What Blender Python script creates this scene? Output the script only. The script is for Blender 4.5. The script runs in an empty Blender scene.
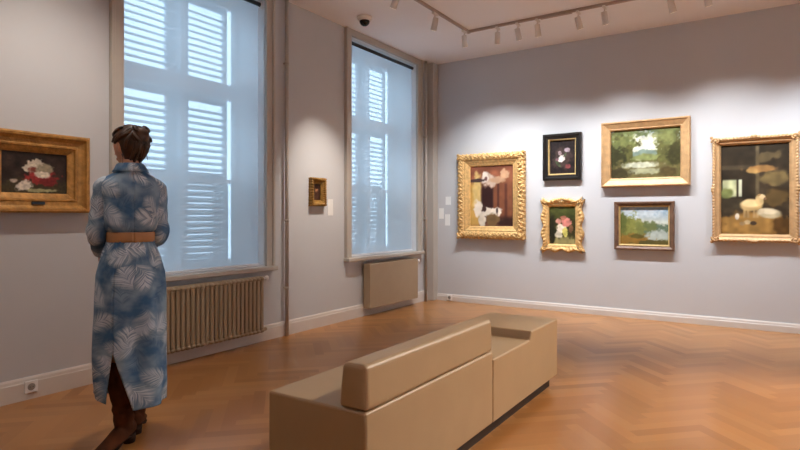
import bpy, bmesh, math, random
import numpy as np
from mathutils import Vector, Matrix, Euler, Quaternion

random.seed(7)
PI = math.pi
C = bpy.context.scene.collection
S = bpy.context.scene

# ------------------------------------------------------------------ camera, sky, exposure
cam_d = bpy.data.cameras.new('camera')
cam_d.sensor_width = 36.0
cam_d.lens = 25.2
cam_d.shift_y = -9 / 800
cam_d.clip_start = 0.05
cam = bpy.data.objects.new('camera', cam_d)
cam.location = (4.21, -7.28, 1.245)
cam.rotation_euler = (PI / 2, 0, math.radians(33.2))
C.objects.link(cam)
S.camera = cam

world = bpy.data.worlds.new('daylight')
S.world = world
world.use_nodes = True
wn = world.node_tree.nodes
wn['Background'].inputs[0].default_value = (0.57, 0.77, 1.0, 1)
wn['Background'].inputs[1].default_value = 1.85

S.view_settings.view_transform = 'Standard'
S.view_settings.look = 'None'
S.view_settings.gamma = 1.0
S.view_settings.use_curve_mapping = False
S.view_settings.exposure = 1.0
S.cycles.max_bounces = 10
S.cycles.diffuse_bounces = 6
S.cycles.transparent_max_bounces = 16
S.cycles.sample_clamp_indirect = 4.0
S.cycles.use_denoising = True
S.cycles.caustics_reflective = False
S.cycles.caustics_refractive = False

OPENINGS = [(-4.81, -3.325, 0.755, 3.42), (-1.955, -0.42, 0.755, 3.42)]
for (y0, y1, z0, z1) in OPENINGS:                     # daylight portals outside the two windows
    pl = bpy.data.lights.new('window_portal', 'AREA')
    pl.shape = 'RECTANGLE'
    pl.size = z1 - z0 + 0.1
    pl.size_y = y1 - y0 + 0.1
    pl.cycles.is_portal = True
    po = bpy.data.objects.new('window_portal', pl)
    po.location = (-0.62, (y0 + y1) / 2, (z0 + z1) / 2)
    po.rotation_euler = (0, -PI / 2, 0)
    C.objects.link(po)


# ------------------------------------------------------------------ helpers
def lin(c):
    return tuple(((v / 255) / 12.92) if v / 255 <= 0.04045 else (((v / 255) + 0.055) / 1.055) ** 2.4 for v in c)


def mat(name, rgb, rough=0.6, metal=0.0, var=0.0, vscale=8.0, bump=0.0, bscale=40.0, spec=0.5, coat=0.0, rvar=0.0):
    m = bpy.data.materials.new(name)
    m.use_nodes = True
    nt = m.node_tree
    b = nt.nodes['Principled BSDF']
    c = lin(rgb)
    b.inputs['Base Color'].default_value = (*c, 1)
    b.inputs['Roughness'].default_value = rough
    b.inputs['Metallic'].default_value = metal
    b.inputs['Specular IOR Level'].default_value = spec
    b.inputs['Coat Weight'].default_value = coat
    tc = nt.nodes.new('ShaderNodeTexCoord')
    if var > 0 or rvar > 0:
        n = nt.nodes.new('ShaderNodeTexNoise')
        n.inputs['Scale'].default_value = vscale
        n.inputs['Detail'].default_value = 4
        nt.links.new(tc.outputs['Object'], n.inputs['Vector'])
        if var > 0:
            r = nt.nodes.new('ShaderNodeValToRGB')
            r.color_ramp.elements[0].position = 0.3
            r.color_ramp.elements[1].position = 0.7
            r.color_ramp.elements[0].color = (*[v * (1 - var) for v in c], 1)
            r.color_ramp.elements[1].color = (*[min(1, v * (1 + var)) for v in c], 1)
            nt.links.new(n.outputs['Fac'], r.inputs['Fac'])
            nt.links.new(r.outputs['Color'], b.inputs['Base Color'])
        if rvar > 0:
            mr = nt.nodes.new('ShaderNodeMapRange')
            mr.inputs['To Min'].default_value = rough - rvar
            mr.inputs['To Max'].default_value = rough + rvar
            nt.links.new(n.outputs['Fac'], mr.inputs['Value'])
            nt.links.new(mr.outputs['Result'], b.inputs['Roughness'])
    if bump > 0:
        n2 = nt.nodes.new('ShaderNodeTexNoise')
        n2.inputs['Scale'].default_value = bscale
        n2.inputs['Detail'].default_value = 5
        bp = nt.nodes.new('ShaderNodeBump')
        bp.inputs['Strength'].default_value = bump
        bp.inputs['Distance'].default_value = 0.01
        nt.links.new(tc.outputs['Object'], n2.inputs['Vector'])
        nt.links.new(n2.outputs['Fac'], bp.inputs['Height'])
        nt.links.new(bp.outputs['Normal'], b.inputs['Normal'])
    return m


def bsdf(m):
    return m.node_tree.nodes['Principled BSDF']


class MB:
    """collects shapes and links them as one mesh object"""

    def __init__(s):
        s.v, s.f, s.uv, s.smooth = [], [], {}, []

    def add(s, vs, fs, smooth=False, uvs=None):
        o = len(s.v)
        s.v += [tuple(v) for v in vs]
        for i, f in enumerate(fs):
            if uvs is not None:
                s.uv[len(s.f)] = uvs[i]
            s.f.append(tuple(o + k for k in f))
            s.smooth.append(smooth)
        return s

    def box(s, x0, x1, y0, y1, z0, z1, M=None):
        vs = [Vector((x, y, z)) for x in (x0, x1) for y in (y0, y1) for z in (z0, z1)]
        if M is not None:
            vs = [M @ v for v in vs]
        return s.add(vs, [(0, 1, 3, 2), (4, 6, 7, 5), (0, 4, 5, 1), (2, 3, 7, 6), (0, 2, 6, 4), (1, 5, 7, 3)])

    def tube(s, pts, rad, seg=16, up=(0, 0, 1), caps=True, uvs=1.0, uoff=0.0, round_ends=False):
        """rad: list of r or (ra, rb); rb lies along 'up' as far as it can"""
        pts = [Vector(p) for p in pts]
        rad = [(r, r) if not isinstance(r, (tuple, list)) else r for r in rad]
        if round_ends:
            d0 = (pts[0] - pts[1]).normalized()
            d1 = (pts[-1] - pts[-2]).normalized()
            P0, R0, P1, R1 = [], [], [], []
            for a in (85, 60, 30):
                k, q = math.sin(math.radians(a)), math.cos(math.radians(a))
                P0.append(pts[0] + d0 * min(rad[0]) * k)
                R0.append((rad[0][0] * q, rad[0][1] * q))
            for a in (30, 60, 85):
                k, q = math.sin(math.radians(a)), math.cos(math.radians(a))
                P1.append(pts[-1] + d1 * min(rad[-1]) * k)
                R1.append((rad[-1][0] * q, rad[-1][1] * q))
            pts = P0 + pts + P1
            rad = R0 + rad + R1
        vs, n = [], len(pts)
        up = Vector(up)
        L = 0
        Ls = []
        for i, p in enumerate(pts):
            t = (pts[min(i + 1, n - 1)] - pts[max(i - 1, 0)]).normalized()
            a = t.cross(up)
            if a.length < 1e-3:
                a = t.cross(Vector((0, 1, 0)))
            a.normalize()
            b = a.cross(t).normalized()
            if i:
                L += (p - pts[i - 1]).length
            Ls.append(L)
            for k in range(seg):
                q = 2 * PI * k / seg
                vs.append(p + a * (math.cos(q) * rad[i][0]) + b * (math.sin(q) * rad[i][1]))
        fs, us = [], []
        for i in range(n - 1):
            for k in range(seg):
                k2 = (k + 1) % seg
                fs.append((i * seg + k, i * seg + k2, (i + 1) * seg + k2, (i + 1) * seg + k))
                r = 2 * PI * (rad[i][0] + rad[i][1]) / 2
                us.append([(uoff + k / seg * r, Ls[i]), (uoff + (k + 1) / seg * r, Ls[i]),
                           (uoff + (k + 1) / seg * r, Ls[i + 1]), (uoff + k / seg * r, Ls[i + 1])])
        s.add(vs, fs, True, us)
        if caps:
            o = len(s.v) - len(vs)
            s.f.append(tuple(o + k for k in reversed(range(seg))))
            s.f.append(tuple(o + (n - 1) * seg + k for k in range(seg)))
            s.smooth += [False, False]
        return s

    def cyl(s, p0, p1, r, seg=20):
        return s.tube([p0, p1], [r, r], seg)

    def ball(s, c, r, seg=20, rings=12, R=None):
        r = (r, r, r) if not isinstance(r, (tuple, list)) else r
        vs = []
        for i in range(rings + 1):
            a = PI * i / rings
            for k in range(seg):
                q = 2 * PI * k / seg
                v = Vector((r[0] * math.sin(a) * math.cos(q), r[1] * math.sin(a) * math.sin(q), r[2] * math.cos(a)))
                if R is not None:
                    v = R @ v
                vs.append(Vector(c) + v)
        fs = [(i * seg + k, (i + 1) * seg + k, (i + 1) * seg + (k + 1) % seg, i * seg + (k + 1) % seg)
              for i in range(rings) for k in range(seg)]
        return s.add(vs, fs, True)

    def build(s, name, m, parent=None, bevel=0.0, smooth=None, segs=2, weld=False):
        me = bpy.data.meshes.new(name)
        me.from_pydata(s.v, [], s.f)
        if s.uv:
            uvl = me.uv_layers.new(name='UVMap')
            for p in me.polygons:
                u = s.uv.get(p.index)
                if u:
                    for li, c in zip(p.loop_indices, u):
                        uvl.data[li].uv = c
        for p, sm in zip(me.polygons, s.smooth):
            p.use_smooth = sm if smooth is None else smooth
        if weld:
            bm = bmesh.new()
            bm.from_mesh(me)
            bmesh.ops.remove_doubles(bm, verts=bm.verts, dist=1e-5)
            bmesh.ops.recalc_face_normals(bm, faces=bm.faces)
            bm.to_mesh(me)
            bm.free()
        me.materials.append(m)
        o = bpy.data.objects.new(name, me)
        C.objects.link(o)
        if parent:
            o.parent = parent
        if bevel > 0:
            b = o.modifiers.new('bevel', 'BEVEL')
            b.width = bevel
            b.segments = segs
            b.limit_method = 'ANGLE'
            b.angle_limit = math.radians(40)
        return o


def tag(o, label, cat, group=None):
    o['label'] = label
    o['category'] = cat
    if group:
        o['group'] = group
    return o


def thing(name, label, cat, loc=(0, 0, 0), rz=0, group=None):
    o = bpy.data.objects.new(name, None)
    o.empty_display_size = 0.1
    C.objects.link(o)
    o.location = loc
    o.rotation_euler = (0, 0, rz)
    return tag(o, label, cat, group)


def struct(o):
    o['kind'] = 'structure'
    return o


def copy_tree(o, parent=None):
    c = o.copy()
    C.objects.link(c)
    if parent:
        c.parent = parent
    for ch in list(o.children):
        copy_tree(ch, c)
    return c


# ------------------------------------------------------------------ materials
M_wall = mat('wall_paint', (198, 199, 202), 0.85, var=0.02, vscale=1.5, bump=0.03, bscale=220)
M_ceil = mat('ceiling_paint', (244, 240, 240), 0.9, var=0.015, vscale=1.0)
M_trim = mat('trim_paint', (186, 179, 170), 0.45, var=0.02)
M_base = mat('baseboard_paint', (214, 208, 202), 0.4, var=0.02)
M_sash = mat('sash_paint', (226, 228, 230), 0.5, var=0.02)
M_shut = mat('shutter_paint', (205, 210, 214), 0.6, var=0.05)
M_rad = mat('radiator_enamel', (168, 148, 122), 0.4, var=0.02)
M_white = mat('white_plastic', (232, 230, 228), 0.4)
M_pale = mat('lamp_white', (226, 218, 210), 0.45)
M_track = mat('track_grey', (176, 158, 146), 0.5)
M_dark = mat('dark_metal', (30, 34, 40), 0.4)
M_black = mat('gloss_black', (10, 10, 11), 0.12)
M_card = mat('label_card', (236, 236, 234), 0.6)
M_leather = mat('beige_leather', (180, 153, 116), 0.46, var=0.035, vscale=5, bump=0.05, bscale=160)
M_plinth = mat('plinth_dark', (40, 27, 20), 0.5, var=0.1)
M_gold = mat('gilt', (216, 174, 112), 0.5, 0.2, var=0.22, vscale=26, bump=0.35, bscale=60)
M_gold2 = mat('gilt_dark', (176, 128, 66), 0.42, 0.3, var=0.3, vscale=25, bump=0.45, bscale=70)
M_gold3 = mat('gilt_pale', (198, 160, 114), 0.48, 0.2, var=0.14, vscale=16, bump=0.15, bscale=60)
M_liner = mat('gilt_liner', (200, 172, 116), 0.5, 0.2, var=0.12, vscale=30)
M_ebony = mat('ebonised_wood', (26, 22, 20), 0.35, var=0.2, vscale=12)
M_brownf = mat('brown_frame', (112, 84, 66), 0.45, 0.1, var=0.2, vscale=14, bump=0.15)
M_bronze = mat('bronze_frame', (150, 112, 50), 0.4, 0.4, var=0.3, vscale=40, bump=0.4, bscale=90)
M_skin = mat('skin', (205, 150, 122), 0.5, var=0.06, vscale=20)
M_eye = mat('eye_white', (225, 222, 216), 0.25)
M_suede = mat('brown_suede', (80, 45, 26), 0.95, var=0.3, vscale=14, bump=0.2, bscale=120, spec=0.2)
M_sole = mat('boot_sole', (50, 29, 18), 0.8, spec=0.2)
M_belt = mat('tan_leather', (182, 132, 88), 0.5, var=0.08, vscale=18)


def make_glass():
    m = bpy.data.materials.new('window_glass')
    m.use_nodes = True
    nt = m.node_tree
    nt.nodes.clear()
    out = nt.nodes.new('ShaderNodeOutputMaterial')
    mix = nt.nodes.new('ShaderNodeMixShader')
    tr = nt.nodes.new('ShaderNodeBsdfTransparent')
    gl = nt.nodes.new('ShaderNodeBsdfGlossy')
    gl.inputs['Roughness'].default_value = 0.02
    tr.inputs['Color'].default_value = (0.93, 0.96, 0.96, 1)
    mix.inputs[0].default_value = 0.04
    nt.links.new(tr.outputs[0], mix.inputs[1])
    nt.links.new(gl.outputs[0], mix.inputs[2])
    nt.links.new(mix.outputs[0], out.inputs[0])
    return m


def make_blind():
    m = bpy.data.materials.new('screen_fabric')
    m.use_nodes = True
    nt = m.node_tree
    nt.nodes.clear()
    out = nt.nodes.new('ShaderNodeOutputMaterial')
    mix = nt.nodes.new('ShaderNodeMixShader')
    mix2 = nt.nodes.new('ShaderNodeMixShader')
    tr = nt.nodes.new('ShaderNodeBsdfTransparent')
    tl = nt.nodes.new('ShaderNodeBsdfTranslucent')
    df = nt.nodes.new('ShaderNodeBsdfDiffuse')
    tc = nt.nodes.new('ShaderNodeTexCoord')
    nz = nt.nodes.new('ShaderNodeTexNoise')
    nz.inputs['Scale'].default_value = 1.2
    rp = nt.nodes.new('ShaderNodeValToRGB')
    rp.color_ramp.elements[0].color = (0.88, 0.90, 0.92, 1)
    rp.color_ramp.elements[1].color = (0.94, 0.95, 0.96, 1)
    nt.links.new(tc.outputs['Object'], nz.inputs['Vector'])
    nt.links.new(nz.outputs['Fac'], rp.inputs['Fac'])
    nt.links.new(rp.outputs['Color'], tl.inputs['Color'])
    df.inputs['Color'].default_value = (0.5, 0.54, 0.58, 1)
    mix2.inputs[0].default_value = 0.12
    nt.links.new(tl.outputs[0], mix2.inputs[1])
    nt.links.new(df.outputs[0], mix2.inputs[2])
    mix.inputs[0].default_value = 0.48
    nt.links.new(tr.outputs[0], mix.inputs[1])
    nt.links.new(mix2.outputs[0], mix.inputs[2])
    nt.links.new(mix.outputs[0], out.inputs[0])
    return m


def make_parquet():
    m = bpy.data.materials.new('oak_parquet')
    m.use_nodes = True
    nt = m.node_tree
    b = nt.nodes['Principled BSDF']
    at = nt.nodes.new('ShaderNodeAttribute')
    at.attribute_name = 'plank'
    uv = nt.nodes.new('ShaderNodeUVMap')
    mp = nt.nodes.new('ShaderNodeMapping')
    mp.inputs['Scale'].default_value = (2.5, 26, 1)
    n = nt.nodes.new('ShaderNodeTexNoise')
    n.inputs['Scale'].default_value = 1.0
    n.inputs['Detail'].default_value = 2
    n.inputs['Distortion'].default_value = 0.0
    rp = nt.nodes.new('ShaderNodeValToRGB')
    rp.color_ramp.elements[0].color = (0.975, 0.975, 0.97, 1)
    rp.color_ramp.elements[1].color = (1.02, 1.02, 1.02, 1)
    rp.color_ramp.elements[0].position = 0.25
    rp.color_ramp.elements[1].position = 0.75
    mx = nt.nodes.new('ShaderNodeMix')
    mx.data_type = 'RGBA'
    mx.blend_type = 'MULTIPLY'
    mx.inputs[0].default_value = 1.0
    nt.links.new(uv.outputs[0], mp.inputs[0])
    nt.links.new(mp.outputs[0], n.inputs['Vector'])
    nt.links.new(n.outputs['Fac'], rp.inputs['Fac'])
    nt.links.new(at.outputs['Color'], mx.inputs[6])
    nt.links.new(rp.outputs['Color'], mx.inputs[7])
    nt.links.new(mx.outputs[2], b.inputs['Base Color'])
    mr = nt.nodes.new('ShaderNodeMapRange')
    mr.inputs['To Min'].default_value = 0.27
    mr.inputs['To Max'].default_value = 0.29
    nt.links.new(n.outputs['Fac'], mr.inputs['Value'])
    nt.links.new(mr.outputs['Result'], b.inputs['Roughness'])
    b.inputs['Specular IOR Level'].default_value = 0.5
    return m


def make_canvas():
    m = bpy.data.materials.new('oil_paint')
    m.use_nodes = True
    nt = m.node_tree
    b = nt.nodes['Principled BSDF']
    at = nt.nodes.new('ShaderNodeAttribute')
    at.attribute_name = 'paint'
    nt.links.new(at.outputs['Color'], b.inputs['Base Color'])
    b.inputs['Roughness'].default_value = 0.5
    b.inputs['Specular IOR Level'].default_value = 0.25
    tc = nt.nodes.new('ShaderNodeTexCoord')
    n = nt.nodes.new('ShaderNodeTexNoise')
    n.inputs['Scale'].default_value = 120
    bp = nt.nodes.new('ShaderNodeBump')
    bp.inputs['Strength'].default_value = 0.12
    bp.inputs['Distance'].default_value = 0.004
    nt.links.new(tc.outputs['Object'], n.inputs['Vector'])
    nt.links.new(n.outputs['Fac'], bp.inputs['Height'])
    nt.links.new(bp.outputs['Normal'], b.inputs['Normal'])
    return m


def make_palm_cloth():
    """blue cloth printed with pale palm fronds: a frond of slanted leaflets in every Voronoi cell"""
    m = bpy.data.materials.new('palm_print_cloth')
    m.use_nodes = True
    nt = m.node_tree
    N, Lk = nt.nodes.new, nt.links.new
    b = nt.nodes['Principled BSDF']
    b.inputs['Roughness'].default_value = 0.75
    b.inputs['Specular IOR Level'].default_value = 0.25
    uv = N('ShaderNodeUVMap')

    def math_(op, a, bb=None, c=None):
        n = N('ShaderNodeMath')
        n.operation = op
        for i, x in enumerate((a, bb, c)):
            if x is None:
                continue
            if isinstance(x, (int, float)):
                n.inputs[i].default_value = x
            else:
                Lk(x, n.inputs[i])
        return n.outputs[0]

    wz = N('ShaderNodeTexNoise')
    wz.inputs['Scale'].default_value = 7
    wz.inputs['Detail'].default_value = 2
    Lk(uv.outputs[0], wz.inputs['Vector'])
    ws = N('ShaderNodeVectorMath')
    ws.operation = 'MULTIPLY_ADD'
    ws.inputs[1].default_value = (0.06, 0.06, 0)
    Lk(wz.outputs['Color'], ws.inputs[0])
    Lk(uv.outputs[0], ws.inputs[2])

    def layer(scale, seed, leaf):
        ad = N('ShaderNodeVectorMath')
        ad.operation = 'ADD'
        ad.inputs[1].default_value = (seed, seed * 0.37, 0)
        Lk(ws.outputs[0], ad.inputs[0])
        sc = N('ShaderNodeVectorMath')
        sc.operation = 'SCALE'
        sc.inputs['Scale'].default_value = scale
        Lk(ad.outputs[0], sc.inputs[0])
        vo = N('ShaderNodeTexVoronoi')
        vo.voronoi_dimensions = '2D'
        vo.inputs['Scale'].default_value = 1.0
        Lk(sc.outputs[0], vo.inputs['Vector'])
        sb = N('ShaderNodeVectorMath')
        sb.operation = 'SUBTRACT'
        Lk(sc.outputs[0], sb.inputs[0])
        Lk(vo.outputs['Position'], sb.inputs[1])
        sep = N('ShaderNodeSeparateColor')
        Lk(vo.outputs['Color'], sep.inputs[0])
        ang = math_('MULTIPLY', sep.outputs[0], 6.283)
        ro = N('ShaderNodeVectorRotate')
        ro.rotation_type = 'Z_AXIS'
        Lk(sb.outputs[0], ro.inputs['Vector'])
        Lk(ang, ro.inputs['Angle'])
        xyz = N('ShaderNodeSeparateXYZ')
        Lk(ro.outputs[0], xyz.inputs[0])
        x, y = xyz.outputs[0], xyz.outputs[1]
        bend = math_('MULTIPLY', math_('MULTIPLY', y, y), 0.55)
        x2 = math_('SUBTRACT', x, bend)
        ax = math_('ABSOLUTE', x2)
        ph = math_('MULTIPLY', math_('SUBTRACT', y, math_('MULTIPLY', math_('POWER', ax, 0.62), 0.72)), leaf)
        cv = N('ShaderNodeCombineXYZ')
        Lk(math_('MULTIPLY', ph, 0.42), cv.inputs[0])
        Lk(math_('MULTIPLY', sep.outputs[2], 30.0), cv.inputs[1])
        Lk(math_('MULTIPLY', x2, 1.2), cv.inputs[2])
        ln_ = N('ShaderNodeTexNoise')
        ln_.inputs['Scale'].default_value = 1.0
        ln_.inputs['Detail'].default_value = 2
        Lk(cv.outputs[0], ln_.inputs['Vector'])
        st = math_('MULTIPLY', math_('SUBTRACT', ln_.outputs['Fac'], 0.5), 4.0)
        wid = math_('SUBTRACT', 0.42, math_('MULTIPLY', math_('MULTIPLY', y, y), 1.0))
        inside = math_('SUBTRACT', wid, ax)
        k = math_('MULTIPLY', math_('MINIMUM', inside, math_('SUBTRACT', 0.6, vo.outputs['Distance'])), 4.5)
        n = N('ShaderNodeClamp')
        Lk(k, n.inputs[0])
        mr = N('ShaderNodeMapRange')
        mr.inputs['From Min'].default_value = -0.35
        mr.inputs['From Max'].default_value = 0.35
        Lk(st, mr.inputs['Value'])
        return math_('MULTIPLY', n.outputs[0], math_('MULTIPLY_ADD', mr.outputs['Result'], 0.8, 0.2)), sep.outputs[1]

    f1, r1 = layer(6.8, 0.13, 42.0)
    f2, r2 = layer(8.0, 3.7, 36.0)
    nz = N('ShaderNodeTexNoise')
    nz.inputs['Scale'].default_value = 9
    nz.inputs['Detail'].default_value = 3
    Lk(uv.outputs[0], nz.inputs['Vector'])
    rp = N('ShaderNodeValToRGB')
    rp.color_ramp.elements[0].color = (*lin((70, 110, 152)), 1)
    rp.color_ramp.elements[1].color = (*lin((140, 166, 190)), 1)
    rp.color_ramp.elements[0].position = 0.38
    rp.color_ramp.elements[1].position = 0.62
    Lk(nz.outputs['Fac'], rp.inputs['Fac'])
    m1 = N('ShaderNodeMix')
    m1.data_type = 'RGBA'
    Lk(math_('MULTIPLY', f2, 0.55), m1.inputs[0])
    Lk(rp.outputs['Color'], m1.inputs[6])
    m1.inputs[7].default_value = (*lin((58, 90, 124)), 1)
    m2 = N('ShaderNodeMix')
    m2.data_type = 'RGBA'
    Lk(math_('MULTIPLY', f1, math_('ADD', 0.7, math_('MULTIPLY', r1, 0.3))), m2.inputs[0])
    Lk(m1.outputs[2], m2.inputs[6])
    m2.inputs[7].default_value = (*lin((216, 227, 236)), 1)
    Lk(m2.outputs[2], b.inputs['Base Color'])
    return m


def make_hair():
    m = bpy.data.materials.new('brown_hair')
    m.use_nodes = True
    nt = m.node_tree
    b = nt.nodes['Principled BSDF']
    tc = nt.nodes.new('ShaderNodeTexCoord')
    n = nt.nodes.new('ShaderNodeTexNoise')
    n.inputs['Scale'].default_value = 26
    n.inputs['Detail'].default_value = 4
    rp = nt.nodes.new('ShaderNodeValToRGB')
    rp.color_ramp.elements[0].color = (*lin((36, 22, 14)), 1)
    rp.color_ramp.elements[1].color = (*lin((92, 58, 34)), 1)
    rp.color_ramp.elements[0].position = 0.35
    rp.color_ramp.elements[1].position = 0.75
    nt.links.new(tc.outputs['Object'], n.inputs['Vector'])
    nt.links.new(n.outputs['Fac'], rp.inputs['Fac'])
    nt.links.new(rp.outputs['Color'], b.inputs['Base Color'])
    b.inputs['Roughness'].default_value = 0.45
    return m


M_glass, M_blind, M_parquet, M_canvas, M_palm, M_hair = make_glass(), make_blind(), make_parquet(), make_canvas(), make_palm_cloth(), make_hair()

# ------------------------------------------------------------------ room shell
RX, RY, RZ = 7.2, -9.6, 3.5


def clip_poly(poly, x0, x1, y0, y1):
    for ax, val, sgn in ((0, x0, 1), (0, x1, -1), (1, y0, 1), (1, y1, -1)):
        out = []
        for i, p in enumerate(poly):
            q = poly[(i + 1) % len(poly)]
            dp, dq = (p[ax] - val) * sgn, (q[ax] - val) * sgn
            if dp >= 0:
                out.append(p)
            if dp * dq < 0:
                t = dp / (dp - dq)
                out.append((p[0] + (q[0] - p[0]) * t, p[1] + (q[1] - p[1]) * t))
        poly = out
        if len(poly) < 3:
            return []
    return poly


def build_floor():
    W, n, g = 0.08, 6, 0.0
    rot = math.radians(45)
    ca, sa = math.cos(rot), math.sin(rot)
    verts, faces, uvs, cols = [], [], [], []
    ox, oy = 3.6, -4.8
    palette = [lin(c) for c in ((170, 117, 66), (164, 112, 62), (176, 124, 73), (158, 106, 57), (168, 115, 64), (173, 121, 70))]
    R = int(9 / W)
    for i in range(-R, R):
        for j in range(-14, 15):
            for k in (0, 1):
                if k == 0:
                    a0, b0, la, lb = i + 2 * n * j, i, n, 1
                else:
                    a0, b0, la, lb = i - 1 + 2 * n * j, i, 1, n
                a0w, b0w = a0 * W, b0 * W
                if abs(a0w) > 9 or abs(b0w) > 9:
                    continue
                quad = [(a0w + g, b0w + g), (a0w + la * W - g, b0w + g), (a0w + la * W - g, b0w + lb * W - g), (a0w + g, b0w + lb * W - g)]
                pw = [(ox + x * ca - y * sa, oy + x * sa + y * ca) for x, y in quad]
                pc = clip_poly(pw, 0, RX, RY, 0)
                if not pc:
                    continue
                o = len(verts)
                r1, r2 = random.uniform(0, 40), random.uniform(0, 40)
                col = random.choice(palette)
                f = random.uniform(0.92, 1.08)
                for (x, y) in pc:
                    verts.append((x, y, 0.0))
                    lx, ly = (x - ox) * ca + (y - oy) * sa, -(x - ox) * sa + (y - oy) * ca
                    uvs.append((lx + r1, ly + r2) if k == 0 else (ly + r1, lx + r2))
                    cols += [col[0] * f, col[1] * f, col[2] * f, 1]
                faces.append(tuple(range(o, o + len(pc))))
    nb = len(verts)
    for (x, y) in ((0, RY), (RX, RY), (RX, 0), (0, 0)):
        verts.append((x, y, -0.003))
        uvs.append((0, 0))
        cols += [0.2, 0.1, 0.04, 1]
    faces.append((nb, nb + 1, nb + 2, nb + 3))
    me = bpy.data.meshes.new('floor')
    me.from_pydata(verts, [], faces)
    ul = me.uv_layers.new(name='UVMap')
    at = me.color_attributes.new('plank', 'FLOAT_COLOR', 'POINT')
    at.data.foreach_set('color', cols)
    for l in me.loops:
        ul.data[l.index].uv = uvs[l.vertex_index]
    me.materials.append(M_parquet)
    o = bpy.data.objects.new('floor', me)
    C.objects.link(o)
    return struct(o)


build_floor()
struct(MB().box(-0.5, RX + 0.2, RY - 0.2, 0.2, RZ, RZ + 0.15).build('ceiling', M_ceil))
struct(MB().box(-0.5, RX + 0.2, 0, 0.2, -0.05, RZ).build('wall_back', M_wall))
struct(MB().box(RX, RX + 0.2, RY, 0, -0.05, RZ).build('wall_right', M_wall))
struct(MB().box(-0.5, RX + 0.2, RY - 0.2, RY, -0.05, RZ).build('wall_front', M_wall))
w = MB()
ys = [RY] + [v for o in OPENINGS for v in o[:2]] + [0]
for i in range(0, len(ys), 2):
    w.box(-0.5, 0, ys[i], ys[i + 1], -0.05, RZ)
for (y0, y1, z0, z1) in OPENINGS:
    w.box(-0.5, 0, y0, y1, -0.05, z0)
    w.box(-0.5, 0, y0, y1, z1, RZ)
struct(w.build('wall_left', M_wall))


def baseboard(name, p0, p1, nrm, h):
    d = Vector(p1) - Vector(p0)
    L = d.length
    d.normalize()
    prof = [(0, 0), (0.022, 0), (0.022, h - 0.035), (0.018, h - 0.03), (0.016, h - 0.012), (0.009, h), (0, h)]
    nv = Vector(nrm)
    b = MB()
    vs = []
    for s in (0, L):
        for (a, z) in prof:
            vs.append(Vector(p0) + d * s + nv * a + Vector((0, 0, z)))
    k = len(prof)
    b.add(vs, [(i, (i + 1) % k, k + (i + 1) % k, k + i) for i in range(k)] + [tuple(range(k)), tuple(range(k, 2 * k))])
    return struct(b.build(name, M_base, weld=True))


baseboard('baseboard_left', (0, RY, 0), (0, 0, 0), (1, 0, 0), 0.15)
baseboard('baseboard_back', (0.022, 0, 0), (RX, 0, 0), (0, -1, 0), 0.10)
baseboard('baseboard_right', (RX, RY, 0), (RX, -0.022, 0), (-1, 0, 0), 0.12)
baseboard('baseboard_front', (0.022, RY, 0), (RX - 0.022, RY, 0), (0, 1, 0), 0.12)


# ------------------------------------------------------------------ windows with shutters, blinds
def louver_panel(b, y0, y1, z0, z1, X, pitch=0.065, st=0.04, tilt=37, depth=0.05, closed=False):
    b.box(X - 0.02, X + 0.02, y0, y0 + st, z0, z1)
    b.box(X - 0.02, X + 0.02, y1 - st, y1, z0, z1)
    b.box(X - 0.019, X + 0.019, y0 + st, y1 - st, z0, z0 + 0.06)
    b.box(X - 0.019, X + 0.019, y0 + st, y1 - st, z1 - 0.06, z1)
    z = z0 + 0.06 + pitch * 0.5
    while z < z1 - 0.06 - pitch * 0.3:
        M = Matrix.Translation((X, 0, z)) @ Matrix.Rotation(math.radians(tilt), 4, 'Y')
        b.box(-depth / 2, depth / 2, y0 + st, y1 - st, -0.004, 0.004, M)
        z += pitch


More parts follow.
